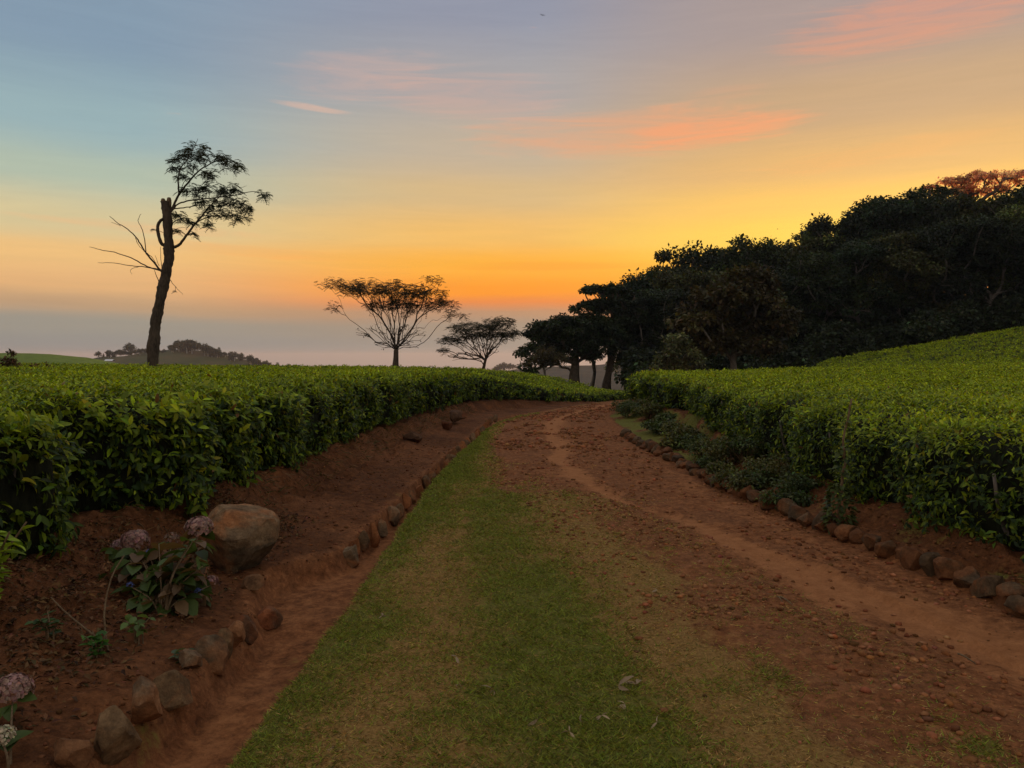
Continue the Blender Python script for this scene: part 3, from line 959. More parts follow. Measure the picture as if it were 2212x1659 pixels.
# --- the two big spreading trees at the bend, with visible trunks (layered crowns)
p = pix(1245, 843, 74)
H = 8.6
lobA = [(-1.6, 0, 5.4, 3.4, 3.0, 1.9), (-3.6, .3, 3.6, 1.9, 1.8, 1.3), (.8, .2, 6.2, 2.6, 2.6, 1.4), (-3.0, -.2, 5.6, 2.0, 1.8, 1.0), (2.0, .1, 4.2, 1.9, 1.8, 1.2), (-.3, -.5, 3.9, 2.0, 1.6, .9), (-4.4, 0, 2.5, 1.0, 1.0, .6)]
mA = build_tree_meshes('spreading_tree', H, lobA + [(-.6, 0, 4.6, 3.6, 2.6, 1.2), (2.6, 0, 5.4, 1.6, 1.6, 1.3)], .52, 190, .72, 130, .28, LEAF_DARK * 1.05, 41, 'bark', .30, .5, (-.1, 0), .35, r_tip=.03)
place_tree('spreading_tree', mA, 'low spreading tree with a thick dark trunk at the bend of the road', (p[0], 74, ztree(p[0], 74)))
p = pix(1312, 842, 76)
lobB = [(-.6, 0, 10.0, 2.4, 2.2, .55), (.5, 0, 8.6, 3.0, 2.6, .7), (-1.8, .2, 8.4, 1.9, 1.7, .5), (2.2, 0, 7.2, 2.2, 2.0, 1.0), (-1.2, -.2, 6.6, 2.4, 2.0, .9), (1.2, 0, 5.2, 1.8, 1.6, .8), (3.2, .4, 9.2, 1.6, 1.5, .8)]
mB = build_tree_meshes('layered_tree', 10.6, lobB, .40, 150, .58, 105, .29, LEAF_DARK * 1.0, 42, 'bark', .30, .4, (.2, 0), .35, r_tip=.03)
place_tree('layered_tree', mB, 'tall dark tree with flat layered crown tiers just right of the spreading tree', (p[0], 76, ztree(p[0], 76)))
lobC = [(0, 0, 7.8, 2.2, 2.0, 1.2), (-.8, .2, 6.0, 1.9, 1.7, 1.0), (1.3, 0, 6.4, 1.8, 1.7, 1.2), (.4, 0, 4.4, 1.4, 1.3, .8)]
mC = build_tree_meshes('slender_tree', 9.2, lobC, .24, 95, .58, 95, .29, LEAF_DARK * .95, 43, 'bark_pale', .28, .5, (.3, 0), .35, r_tip=.025)
for u, Y, s, rz, lab in ((1277, 79, .86, 0, 'slender pale-trunked tree standing between the two big trees at the bend'),
                         (1352, 80, 1.08, 2.1, 'slender dark tree behind the far end of the right-hand tea hedge'),
                         (1392, 82, 1.16, 4.0, 'slender dark tree at the left edge of the dense forest')):
    x = (u - 1106) / 1671 * Y
    place_tree('slender_tree', mC, lab, (x, Y, ztree(x, Y)), rz, s)

# brownish tree standing alone in front of the forest
lobD = [(0, 0, 2.9, 3.2, 2.0, .7), (0, 0, 5.3, 2.9, 2.6, 1.9), (-2.2, 0, 4.2, 1.9, 1.8, 1.3), (2.3, .1, 4.4, 2.0, 1.8, 1.4), (.5, -.3, 6.6, 1.9, 1.7, 1.1), (3.4, 0, 3.6, 1.1, 1.0, .8), (-1.2, 0, 3.4, 1.6, 1.5, .8), (1.2, 0, 3.2, 1.8, 1.5, .8)]
mD = build_tree_meshes('brown_tree', 7.9, lobD, .24, 180, .6, 120, .26, np.array([.072, .056, .020]), 44, 'bark_pale', .27, .6, (-.05, 0), .3, r_tip=.016)
x = (1586 - 1106) / 1671 * 57
place_tree('brown_leaved_tree', mD, 'round brownish tree with a pale trunk standing alone before the forest', (x, 57, ztree(x, 57)), .4, 1.22)
lobE = [(0, 0, 2.6, 1.0, 1.0, 1.2), (-.7, 0, 1.9, .9, .8, .8), (.8, 0, 2.2, .9, .9, .9), (.1, 0, 3.6, .7, .6, .7)]
mE = build_tree_meshes('pale_tree', 4.4, lobE, .09, 70, .40, 60, .19, np.array([.13, .135, .055]), 45, 'bark_pale', .2, .8, (.1, 0), .35, r_tip=.008)
x = (1462 - 1106) / 1671 * 52
place_tree('pale_green_tree', mE, 'small pale green airy tree left of the brownish tree', (x, 52, ztree(x, 52)), 0, 1.05)
lobF = [(0, 0, 2.9, 1.7, 1.5, .8), (-1.2, 0, 2.5, 1.2, 1.1, .6), (1.3, 0, 2.6, 1.2, 1.1, .7), (.2, 0, 3.6, 1.0, .9, .5)]
mF = build_tree_meshes('young_tree', 4.1, lobF, .10, 70, .36, 60, .17, np.array([.075, .060, .026]), 46, 'bark_pale', .22, .6, (.05, 0), .3, r_tip=.009)
x = (1180 - 1106) / 1671 * 62
place_tree('young_tree', mF, 'small forked tree with thin stems before the thick dark trunk at the bend', (x, 62, ztree(x, 62)), 0, .84)
# skyline umbrella treetop, far right; last sun's glow painted into the leaf colour
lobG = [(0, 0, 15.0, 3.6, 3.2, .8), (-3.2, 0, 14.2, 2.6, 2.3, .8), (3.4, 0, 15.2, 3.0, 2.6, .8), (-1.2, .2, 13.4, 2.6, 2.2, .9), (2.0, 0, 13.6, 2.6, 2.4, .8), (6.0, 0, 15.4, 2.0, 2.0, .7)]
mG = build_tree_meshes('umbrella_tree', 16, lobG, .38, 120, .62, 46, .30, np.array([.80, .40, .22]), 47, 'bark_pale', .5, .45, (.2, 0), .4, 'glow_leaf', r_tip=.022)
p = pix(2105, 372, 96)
place_tree('umbrella_tree', mG, 'umbrella-shaped treetop with sunset glow painted into its orange leaves, far right on the skyline', (p[0], 96, p[2] - 16.0), 0, 1.0)
mH = build_tree_meshes('open_tree', 16, [(0, 0, 14.8, 2.4, 2.2, .9), (-2.0, 0, 13.6, 1.8, 1.6, .8), (2.2, 0, 14.0, 1.8, 1.6, .8)], .3, 60, .55, 46, .30, LEAF_DARK * 1.3, 48, 'bark_pale', .55, .6, (0, 0), .4, r_tip=.022)
for u, v, Y, lab in ((1905, 428, 97, 'open-crowned tree sticking up from the steepest part of the forest skyline'), (2010, 402, 97, 'open-crowned tree on the skyline just left of the glowing treetop'), (1778, 486, 97, 'open-crowned tree poking up at the step in the forest skyline')):
    p = pix(u, v, Y)
    place_tree('open_crowned_tree', mH, lab, (p[0], Y, p[2] - 15.8), random.uniform(0, 6), 1.0)

# --- umbrella trees standing in the tea on the left
def umbrella(name, label, u, v, Y, trunk_pts, lobes, bare, trunk_r, n_t, seed, col, clump, nfr):
    base = pix(u, v, Y); z0 = ztree(base[0], Y)
    off = base[2] - z0
    rg = np.random.default_rng(seed)
    T = envelope_targets(np.array(lobes) + np.array([0, 0, off, 0, 0, 0]), n_t, rg, .15)
    Bt = envelope_targets(np.array(bare) + np.array([0, 0, off, 0, 0, 0]), 120, rg, .5)
    tr = [np.array(q) + np.array([0, 0, off if i else -.3]) for i, q in enumerate(trunk_pts)]
    N, P, R = grow(tr, np.vstack([T, Bt]), .0095, .44, .3, .22, seed, .8, 11)
    R[:len(tr)] = np.linspace(trunk_r * 1.1, trunk_r * .75, len(tr))
    mt, ml = skeleton_mesh(name, N, P, R, M['bark'], len(tr), 1.3)
    acc = Acc()
    fronds(acc, T, clump, nfr, .30, 5, col, .46, .40)
    clump_leaves(acc, Bt[::2], .10, 3, .12, np.asarray(col) * .9, .6, .3)
    t = thing(name, label, 'tree', (base[0], Y, z0))
    link('trunk', mt, t); link('limbs', ml, t); link('crown', acc.mesh(name + '_crown', M['tree_leaf']), t)


k50 = 50 / 1671
umbrella('umbrella_shade_tree', 'wide vase-shaped tree with a flat feathery crown rising behind the tea', 854, 806, 50,
         [(0, 0, 0), (.02, 0, .5), (.05, 0, 1.0), (.06, 0, 1.5)],
         [(-1.0, 0, 5.2, 3.0, 2.8, .75), (1.2, 0, 4.9, 2.6, 2.4, .85), (-3.2, .2, 5.6, 1.7, 1.4, .5), (3.2, .2, 4.5, 1.5, 1.3, .55), (.3, 0, 4.2, 2.4, 2.0, .7), (-4.3, 0, 4.25, .8, .7, .18), (4.0, 0, 3.6, .8, .7, .25), (2.4, 0, 5.9, .9, .8, .3)],
         [(-.9, 0, 2.4, 1.9, 1.6, .8), (.9, 0, 2.4, 1.7, 1.5, .8), (0, 0, 1.8, 1.5, 1.2, .5)], .21, 230, 61, (.050, .040, .016), .40, 12)
umbrella('twin_stem_shade_tree', 'smaller domed tree forking low, right of the vase-shaped tree', 1038, 812, 53,
         [(.1, 0, 0), (.18, 0, .35), (.26, 0, .7), (.34, 0, 1.05)],
         [(-.7, 0, 3.2, 1.7, 1.6, .5), (1.2, 0, 3.4, 1.6, 1.5, .6), (2.0, 0, 2.8, 1.0, 1.0, .5), (-1.9, 0, 2.4, 1.2, 1.1, .5), (.3, 0, 2.7, 1.8, 1.4, .5), (-2.4, 0, 1.7, .6, .6, .25)],
         [(-1.2, 0, 1.3, 1.2, .8, .4), (.2, 0, 1.8, 1.1, .9, .5)], .12, 170, 62, (.048, .046, .018), .33, 11)

# --- the lopped tree (pollard) on the left
YT = 30.0


def pz(zx, zy, dy=0.0):
    return pix((200 + zx / 2.764) / 1.1302, (320 + zy / 2.764) / 1.1302, YT + dy)


mz = YT / 1671 / 1.1302 / 2.764
trunk_px = [(462, 1760, 40), (475, 1590, 38), (485, 1420, 39), (500, 1280, 36), (530, 1130, 34), (560, 1000, 35), (585, 870, 34), (590, 790, 37), (580, 700, 30), (576, 600, 28), (571, 530, 30), (570, 478, 33)]
tp = np.array([pz(a, b) for a, b, _ in trunk_px]); tr_ = np.array([c * mz * .9 for _, _, c in trunk_px])
base = tp[0].copy(); base[2] = ztree(tp[0][0], YT)
tp[0][2] = base[2] - .2
root = thing('lopped_tree', 'tall lopped tree with a sawn-off top and one leafy side', 'tree', base)
acc = Acc()
n = 120
V, F = tube(smooth_path(tp, n), np.interp(np.linspace(0, len(tp) - 1, n), np.arange(len(tp)), tr_), 20, False)
V = V + (.030 * fbm(V[:, 0] * 6, V[:, 1] * 6, V[:, 2] * 3.0, 4, 3, .7))[:, None] * np.array([1, 1, 0])
acc.add(V - base, F)
link('trunk', acc.mesh('lopped_trunk', M['bark'], True), root)
# sawn, split top: two ragged wedges
acc = Acc()
top = tp[-1] - base
for sx, h, r_ in ((-1.1, .12, .085), (.95, .17, .09), (.1, -.02, .10), (-.4, .05, .06)):
    pts = [top + np.array([sx * .09, 0, -.15]), top + np.array([sx * .10, .03 * sx, h * .4]), top + np.array([sx * .095, .03 * sx, h])]
    acc.add(*tube(pts, [r_ * 1.1, r_, r_ * .7], 7))
link('sawn_top', acc.mesh('sawn_top', M['twig'], False), root)
brs = [  # zoom-px polylines with half width start,end, depth drift
    ([(600, 545), (625, 490), (660, 420), (740, 320), (800, 260), (880, 215), (960, 190), (1040, 235)], 9, 2, .5),
    ([(652, 428), (650, 330), (665, 250), (710, 195), (745, 130), (785, 50)], 6, 1.2, -.5),
    ([(628, 785), (670, 755), (715, 690), (770, 620), (820, 560), (870, 500), (940, 430)], 10, 2.5, -.6),
    ([(605, 545), (640, 500), (700, 475), (800, 460), (900, 450), (1050, 430), (1130, 410), (1200, 415), (1250, 445)], 6, 1.2, .3),
    ([(612, 525), (700, 515), (800, 500), (900, 510), (1000, 500)], 4.5, 1.5, .8),
    ([(770, 620), (850, 580), (950, 575), (1060, 570), (1120, 590)], 4, 1.2, -.3),
    ([(800, 260), (850, 290), (890, 315)], 3, 1, .4), ([(880, 215), (940, 150)], 2.5, 1, .2), ([(760, 100), (855, 75)], 2, .8, 0),
    ([(1020, 430), (1060, 350)], 2, .8, .2), ([(1060, 385), (1110, 368)], 1.5, .8, .2), ([(660, 420), (690, 340), (720, 270)], 3, 1, -.3),
    ([(560, 775), (535, 755), (518, 700), (512, 640), (530, 605), (552, 590)], 13, 9, -.15),
    ([(538, 948), (480, 880), (430, 820), (400, 770), (360, 710), (290, 650), (240, 620), (188, 575)], 7, 1.8, -.6),
    ([(432, 820), (425, 740), (405, 660), (378, 600), (400, 560)], 3.5, 1.2, .3),
    ([(430, 815), (470, 850), (500, 890)], 2.5, 1.5, -.2), ([(360, 710), (375, 760), (410, 800)], 2.2, 1.2, .2), ([(260, 640), (225, 625), (200, 615)], 1.8, .9, .1),
    ([(538, 945), (500, 930), (440, 915), (340, 860), (220, 820), (110, 797), (52, 780)], 6, 1.5, .5),
    ([(525, 940), (430, 918), (330, 908), (200, 890), (108, 888)], 4, 1.3, -.4), ([(390, 912), (330, 935), (335, 965)], 1.8, .9, 0),
    ([(540, 930), (533, 860), (530, 780)], 2.6, 1.2, -.2), ([(520, 910), (495, 840)], 2, 1, .1), ([(522, 1025), (500, 970), (488, 940)], 3, 1.5, -.1),
    ([(592, 1000), (630, 1050), (680, 1100)], 2.2, .9, -.2), ([(630, 1050), (632, 1085)], 1.6, 1, -.2), ([(560, 690), (510, 670), (478, 670)], 2, 1, -.1),
    ([(600, 680), (650, 655), (700, 650)], 2.2, 1, .2), ([(715, 690), (770, 688)], 1.8, .9, 0), ([(1010, 570), (1020, 640)], 1.5, .8, 0)]
acc = Acc()
for pl, w0, w1, dyy in brs:
    k = len(pl)
    P_ = np.array([pz(a, b, dyy * i / max(k - 1, 1)) for i, (a, b) in enumerate(pl)]) - base
    m = k * 4
    pp = smooth_path(P_, m) + rng.normal(size=(m, 3)) * mz * 1.2
    acc.add(*tube(pp, np.linspace(w0, w1, m) * mz, 6))
link('branches', acc.mesh('lopped_branches', M['bark'], True), root)
cls = [(740, 130, 55), (700, 170, 55), (640, 190, 40), (800, 180, 55), (720, 240, 45), (690, 305, 35), (620, 250, 26), (850, 280, 45), (870, 310, 26), (930, 170, 45), (980, 200, 55), (1050, 235, 42), (1092, 262, 16),
       (700, 400, 30), (780, 400, 55), (850, 380, 45), (950, 400, 55), (1020, 380, 45), (800, 470, 50), (900, 480, 75), (1000, 480, 75), (1080, 500, 52), (1140, 520, 22), (850, 555, 55), (950, 550, 55), (1050, 570, 42), (1110, 590, 20),
       (700, 600, 42), (750, 620, 26), (850, 630, 32), (640, 560, 28), (1235, 430, 30), (1205, 400, 12), (640, 670, 20), (755, 690, 20), (1015, 625, 14), (488, 665, 10), (632, 1080, 8), (740, 70, 14), (830, 120, 30)]
acc = Acc()
for a, b, r in cls:
    nn = max(2, int(r * .50))
    C = np.array([pz(a + random.gauss(0, r * .45), b + random.gauss(0, r * .38), random.uniform(-.7, .7)) for _ in range(nn)]) - base
    fronds(acc, C, r * mz * .25, 2, .24 if r > 16 else .13, 6, (.030, .042, .018), .44, .5)
link('crown', acc.mesh('lopped_crown', M['tree_leaf']), root)

# --- little trees along the far hills
HV = []
for k in range(4):
    rg = np.random.default_rng(700 + k)
    conic = k in (1, 3)
    if conic: lob = [(0, 0, z, 2.4 * (1 - z / 11), 2.4 * (1 - z / 11), 1.4) for z in (2.5, 4.5, 6.5, 8.3)]
    else: lob = [(0, 0, 6.0, 3.0, 3.0, 2.6), (-1.6, .3, 4.4, 2.0, 2.0, 1.6), (1.7, -.2, 4.8, 2.0, 2.0, 1.6), (.2, 0, 8.0, 1.8, 1.8, 1.4)]
    T = envelope_targets(lob, 40, rg, .5)
    a_ = Acc(); clump_leaves(a_, T, 1.0, 22, .9, LEAF_DARK * 1.1, .75, .3)
    a_.add(*tube([(0, 0, -2), (0, 0, 2.5), (.1, 0, 5)], [.35, .3, .2], 6))
    HV.append(a_.mesh('hill_tree', M['tree_leaf']))


def hill_tree(u, vtop, D, fz, k, label, group, wide=1.0, name='hill_tree', dy=0.0):
    p = pix(u, vtop, D)
    z0 = float(fz(np.array([p[0]]), np.array([D + dy]))[0]) - .5
    h = max(3.0, p[2] - z0)
    s = h / 9.8
    tag(link(name, HV[k], None, (p[0], D + dy, z0), random.uniform(0, 6), (s * wide, s * wide, s)), label, 'tree', group)


LH = 'small dark tree on the wooded hill behind the lopped tree'
specials = [(279, 741, 0, 'lone round tree standing tallest on the left shoulder of the wooded hill'), (238 - 26, 759, 0, 'round tree at the left end of the wooded hill'),
            (599, 783, 1, 'pointed tree on the hill tail, left of the lone clump'), (622, 786, 0, 'broad tree clump at the right end of the wooded hill'), (585, 783, 1, 'first of two pointed trees on the falling hill tail'), (671, 795, 1, 'tiny pointed tree furthest right beyond the wooded hill')]
for u, v, k, lab in specials:
    hill_tree(u, v, 612, fB, k, lab, None, 1.25)
hl_us = np.concatenate([np.linspace(226, 322, 26), np.linspace(366, 470, 34), np.linspace(462, 585, 30), np.linspace(335, 372, 6)])
prof_u = [205, 230, 250, 280, 320, 345, 365, 385, 400, 420, 440, 455, 470, 490, 520, 550, 580, 600]
prof_v = [765, 758, 757, 754, 751, 757, 746, 736, 734, 737, 739, 749, 751, 759, 764, 770, 781, 790]
for u in hl_us:
    u = u + random.uniform(-4, 4)
    hill_tree(u, np.interp(u, prof_u, prof_v) + random.uniform(-2, 6), 612 + random.uniform(-14, 10), fB, random.choice([0, 2, 1, 0, 2, 3]), LH, 'trees along the wooded hill', random.uniform(.9, 1.3))
for u, v in ((1080, 786), (1090, 783), (1100, 785), (1109, 787), (1118, 790), (1072, 792)):
    hill_tree(u, v, 945, fC, 0, 'bluish hazy tree in the clump on top of the far grey hill', 'clump on the far grey hill', 1.5)
# white-roofed shed on the hill
p = pix(237, 777, 560)
zs = float(fB(np.array([p[0]]), np.array([560.]))[0])
sh = thing('hill_shed', 'tiny white-roofed shed on the left flank of the wooded hill', 'shed', (p[0], 560, zs + .0))
bm = bmesh.new(); bmesh.ops.create_cube(bm, size=1); bmesh.ops.scale(bm, vec=(5, 4, 2.6), verts=bm.verts); bmesh.ops.translate(bm, vec=(0, 0, 1.0), verts=bm.verts)
me = bpy.data.meshes.new('wall'); bm.to_mesh(me); bm.free(); me.materials.append(flat_mat('shed_wall', (.35, .28, .22)))
link('wall', me, sh)
rf = mesh_np('roof', np.array([(-3, -2.6, 2.2), (3, -2.6, 2.2), (3, 0, 3.4), (-3, 0, 3.4), (3, 2.6, 2.2), (-3, 2.6, 2.2)]), np.array([[0, 1, 2, 3], [3, 2, 4, 5]]), None, False, flat_mat('shed_roof', (.7, .7, .7), .5))
link('roof', rf, sh)
#@@TEA@@
# ================================================================== tea
YOUNG = np.array([.410, .500, .014]); MATURE = np.array([.082, .132, .010]); DEEP = np.array([.026, .052, .010])


def bumps(x, y):
    return .055 * fbm(x * 1.1, y * 1.1, 0, 3, 51) + .034 * fbm(x * 3.6, y * 3.6, 0, 2, 55)


def tea_col(n, young):
    """young: 0..1 share of new flush"""
    y = np.clip(young + .30 * rng.normal(size=n), 0, 1)[:, None]
    c = MATURE[None] * (1 - y) + YOUNG[None] * y
    yel = rng.random(n); c = np.where((yel < .012)[:, None], np.array([[.20, .10, .03]]), np.where((yel > .965)[:, None], c * np.array([[1.5, 1.1, .8]]), c))
    return np.clip(c * (1 + .24 * rng.normal(size=(n, 1))).clip(.45, 1.7) * (1 + .07 * rng.normal(size=(n, 3))), .004, .8)


class TeaSide:
    """a plucked tea table with a leafy face towards the road; sgn -1 left of the road, +1 right"""
    def __init__(s, sgn, foot, ztop, zface, hh, key):
        s.sgn, s.foot, s.ztop, s.zface, s.hh, s.key = sgn, foot, ztop, zface, hh, key
        s.rows = {'far': Acc()}

    def bulge(s, Y):                        # rounded fronts of single bushes along the face
        ph = Y * 2 * math.pi / 1.25 + (0 if s.sgn < 0 else 1.3)
        b = .10 * (1 - np.abs(np.sin(ph / 2)) ** .6 * 0 - (1 - np.abs(np.cos(ph / 2))) * 1.5) + .09 * fbm(Y * 1.7, 0 * Y + 3 * s.sgn, 0, 3, 71)
        if s.sgn < 0:
            b = b - .45 * np.exp(-((Y - 5.75) / .20) ** 2) + .16 * np.exp(-((Y - 6.5) / .45) ** 2) + .08 * np.exp(-((Y - 4.9) / .3) ** 2)
        else:
            b = b - .25 * np.exp(-((Y - 16.6) / .8) ** 2)
        return b

    def face(s, Y, t):
        """point on the face at height fraction t (0 foot .. 1 shoulder)"""
        xf = s.foot(Y); zt = s.zface(Y); zb = zt - s.hh(Y)
        prof = np.interp(t, [0, .15, .5, .8, .93, 1.0], [-.10, .02, .06, .02, -.08, -.24])
        x = xf - s.sgn * (prof + s.bulge(Y))
        lo = (-.26 * sstep(Y, 13, 8) if s.sgn < 0 else -.30 * sstep(Y, 12, 7) - .06)
        z = zb + (zt - zb) * (np.interp(t, [0, .15, 1], [.08, .17, 1.0]) + lo * (1 - t)) + (bumps(x, Y) if np.ndim(Y) else 0) * t
        return x, z

    def outdir(s, Y):
        e = .05
        dxd = (s.foot(Y + e) - s.foot(Y - e)) / (2 * e)
        o = np.stack([-s.sgn * np.ones_like(Y), s.sgn * dxd, np.zeros_like(Y)], -1)
        return norm(o)

    def owner(s, x, Y):
        """front-row bush number, or -1 for the mass behind"""
        d = np.abs(x - s.foot(Y))
        c = s.centres
        k = np.argmin(np.abs(Y[:, None] - c[None]), 1)
        ok = (d < 1.05) & (Y < c[-1] + .6) & (Y > c[0] - .7)
        return np.where(ok, k, -1)

    def add(s, P, D, N, L, Wd, C, detail):
        ow = s.owner(P[:, 0], P[:, 1])
        for k in np.unique(ow):
            m = ow == k
            a = s.rows.setdefault(k if k >= 0 else 'far', Acc())
            a.add(*leaves(P[m], D[m], N[m], L[m], Wd[m], C[m], detail, .22, .16))

    def shoots(s, y0, y1, dens, lsize, detail, xin=None, young=.72, under=.36, spread=.70, margin=1.3):
        # sample plan positions
        wmax = max(spread * y1 + margin, 2)
        A = wmax * (y1 - y0); n = int(A * dens)
        Y = rng.uniform(y0, y1, n); d = rng.uniform(-.02, wmax, n)
        x = s.foot(Y) + s.sgn * (d - s.bulge(Y) * np.exp(-d * 4) + .10 * np.exp(-d * 6))
        ok = np.abs(x) < spread * Y + margin
        if s.sgn > 0: ok &= (Y < 61 + x * .03)
        x, Y, d = x[ok], Y[ok], d[ok]; n = len(x)
        if not n: return
        hole = fbm(x * .9, Y * .9, 0, 2, 91)
        keep = (rng.random(n) < .94 - .4 * (hole > .75))
        x, Y, d = x[keep], Y[keep], d[keep]; n = len(x)
        z = s.ztop(x, Y) + bumps(x, Y) - .16 * np.exp(-(d / .16) ** 2) + rng.normal(size=n) * .026 + .05 * (rng.random(n) < .06)
        base = np.stack([x, Y, z], -1)
        yv = np.clip(young + .35 * fbm(x * .7, Y * .7, 0, 2, 95) - .30 * np.exp(-d / .25), 0, 1)
        lean = rdir(n) * .25 + np.array([0, 0, 1.0]); lean = norm(lean)
        az0 = rng.uniform(0, 6.28, n)
        for q in range(4):
            a = az0 + q * 2.4
            upn = rng.uniform(.55, 1.5, n) if q < 2 else rng.uniform(.15, .7, n)
            D = norm(np.stack([np.cos(a), np.sin(a), upn], -1) + lean * .2)
            N = norm(np.stack([-np.cos(a) * upn, -np.sin(a) * upn, np.ones(n)], -1) + .25 * rdir(n))
            L = lsize * rng.uniform(.65, 1.2, n) * (.8 if q < 2 else 1.1)
            s.add(base - np.array([0, 0, .02]) * q, D, N, L, L * rng.uniform(.34, .46, n), tea_col(n, yv - .16 * q), detail)
        m = int(n * under * 2)
        j = rng.integers(0, n, m)
        b2 = base[j] + rdir(m) * np.array([.07, .07, .02]) - np.array([0, 0, .05])
        D = norm(rdir(m) * np.array([1, 1, .4]) + np.array([0, 0, .15])); N = norm(np.array([0, 0, 1.0]) + .5 * rdir(m))
        L = lsize * rng.uniform(.9, 1.4, m)
        s.add(b2, D, N, L, L * .42, tea_col(m, .18), detail)

    def side(s, y0, y1, dens, lsize, detail):
        k = int((y1 - y0) * .85 * dens / 5)                     # sprays: twig tips carrying about five leaves
        Yt = rng.uniform(y0, y1, k); t = rng.beta(1.15, 1.0, k)
        clus = fbm(Yt * 2.3, t * 2.2, 0, 3, 81)
        keep = (t > (.16 * (fbm(Yt * 2.6, Yt * 0, 0, 3, 77) + .25)).clip(0, .5)) & (rng.random(k) < (.85 + .6 * clus).clip(.4, 1))
        Yt, t, clus = Yt[keep], t[keep], clus[keep]; k = len(t)
        x, z = s.face(Yt, t)
        o = s.outdir(Yt)
        off = rng.normal(size=k) * .05 + .07 * clus
        tip = np.stack([x, Yt, z], -1) + o * (off - .05)[:, None]
        tw = norm(o * .8 + np.stack([0 * t, 0 * t, np.interp(t, [0, .5, 1], [-.5, .1, .9])], -1) + rdir(k) * .6)   # twig direction
        for q in range(5):
            rad = rdir(k); rad = norm(rad - tw * np.sum(rad * tw, 1, keepdims=True))
            D = norm(tw * rng.uniform(.1, .9, (k, 1)) + rad * .9 + np.stack([0 * t, 0 * t, np.interp(t, [0, .7, 1], [-.75, -.35, .3])], -1))
            N = norm(tw * .7 + o * .35 + np.array([0, 0, .55]) + rdir(k) * .4)
            L = lsize * rng.uniform(.55, 1.35, k)
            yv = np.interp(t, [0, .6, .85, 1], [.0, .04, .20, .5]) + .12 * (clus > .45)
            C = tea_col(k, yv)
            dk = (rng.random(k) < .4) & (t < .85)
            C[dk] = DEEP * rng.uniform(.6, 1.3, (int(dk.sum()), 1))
            s.add(tip - tw * .018 * q, D, N, L, L * rng.uniform(.34, .46, k), C, detail)

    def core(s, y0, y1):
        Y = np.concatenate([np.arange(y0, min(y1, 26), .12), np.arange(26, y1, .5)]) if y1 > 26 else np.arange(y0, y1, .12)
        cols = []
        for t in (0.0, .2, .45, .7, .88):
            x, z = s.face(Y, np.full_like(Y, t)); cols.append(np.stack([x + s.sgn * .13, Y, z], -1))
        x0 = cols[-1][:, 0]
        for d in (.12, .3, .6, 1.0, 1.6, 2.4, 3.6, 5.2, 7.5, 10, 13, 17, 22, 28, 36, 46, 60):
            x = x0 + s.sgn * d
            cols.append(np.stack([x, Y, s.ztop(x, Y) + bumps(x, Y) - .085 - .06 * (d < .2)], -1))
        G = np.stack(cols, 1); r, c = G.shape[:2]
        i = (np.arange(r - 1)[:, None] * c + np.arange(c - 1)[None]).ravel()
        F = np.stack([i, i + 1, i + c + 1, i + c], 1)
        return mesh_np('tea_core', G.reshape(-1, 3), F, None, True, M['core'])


TL = TeaSide(-1, L4, ztop_L, ztL_face, hhL, 'left')
TL.centres = np.array([4.7, 6.45, 7.7, 8.95, 10.2, 11.45, 12.7, 13.95, 15.2, 16.45])
TR = TeaSide(1, R3, ztop_R, ztR_face, hhR, 'right')
TR.centres = np.array([4.3, 5.55, 6.8, 8.05, 9.3, 10.55, 11.8, 13.05, 14.3, 15.55])
TL.shoots(3.4, 7.0, 420, .062, 1); TL.shoots(7.0, 11, 340, .066, 1); TL.shoots(11, 18, 150, .088, 0); TL.shoots(18, 28, 80, .108, 0); TL.shoots(28, 46, 34, .15, 0)
TL.side(3.6, 8.6, 3600, .078, 2); TL.side(8.6, 16.5, 2500, .082, 1); TL.side(16.5, 30, 600, .13, 0); TL.side(30, 46, 200, .17, 0)
TR.shoots(3.4, 7.5, 330, .062, 1, young=.84); TR.shoots(7.5, 12, 230, .068, 1, young=.84); TR.shoots(12, 20, 130, .083, 0, young=.84); TR.shoots(20, 34, 60, .112, 0, young=.84); TR.shoots(34, 62, 20, .175, 0, young=.84)
TR.side(3.4, 8.6, 3200, .060, 1); TR.side(8.6, 16.5, 2400, .068, 1); TR.side(16.5, 30, 600, .12, 0); TR.side(30, 62, 120, .18, 0)

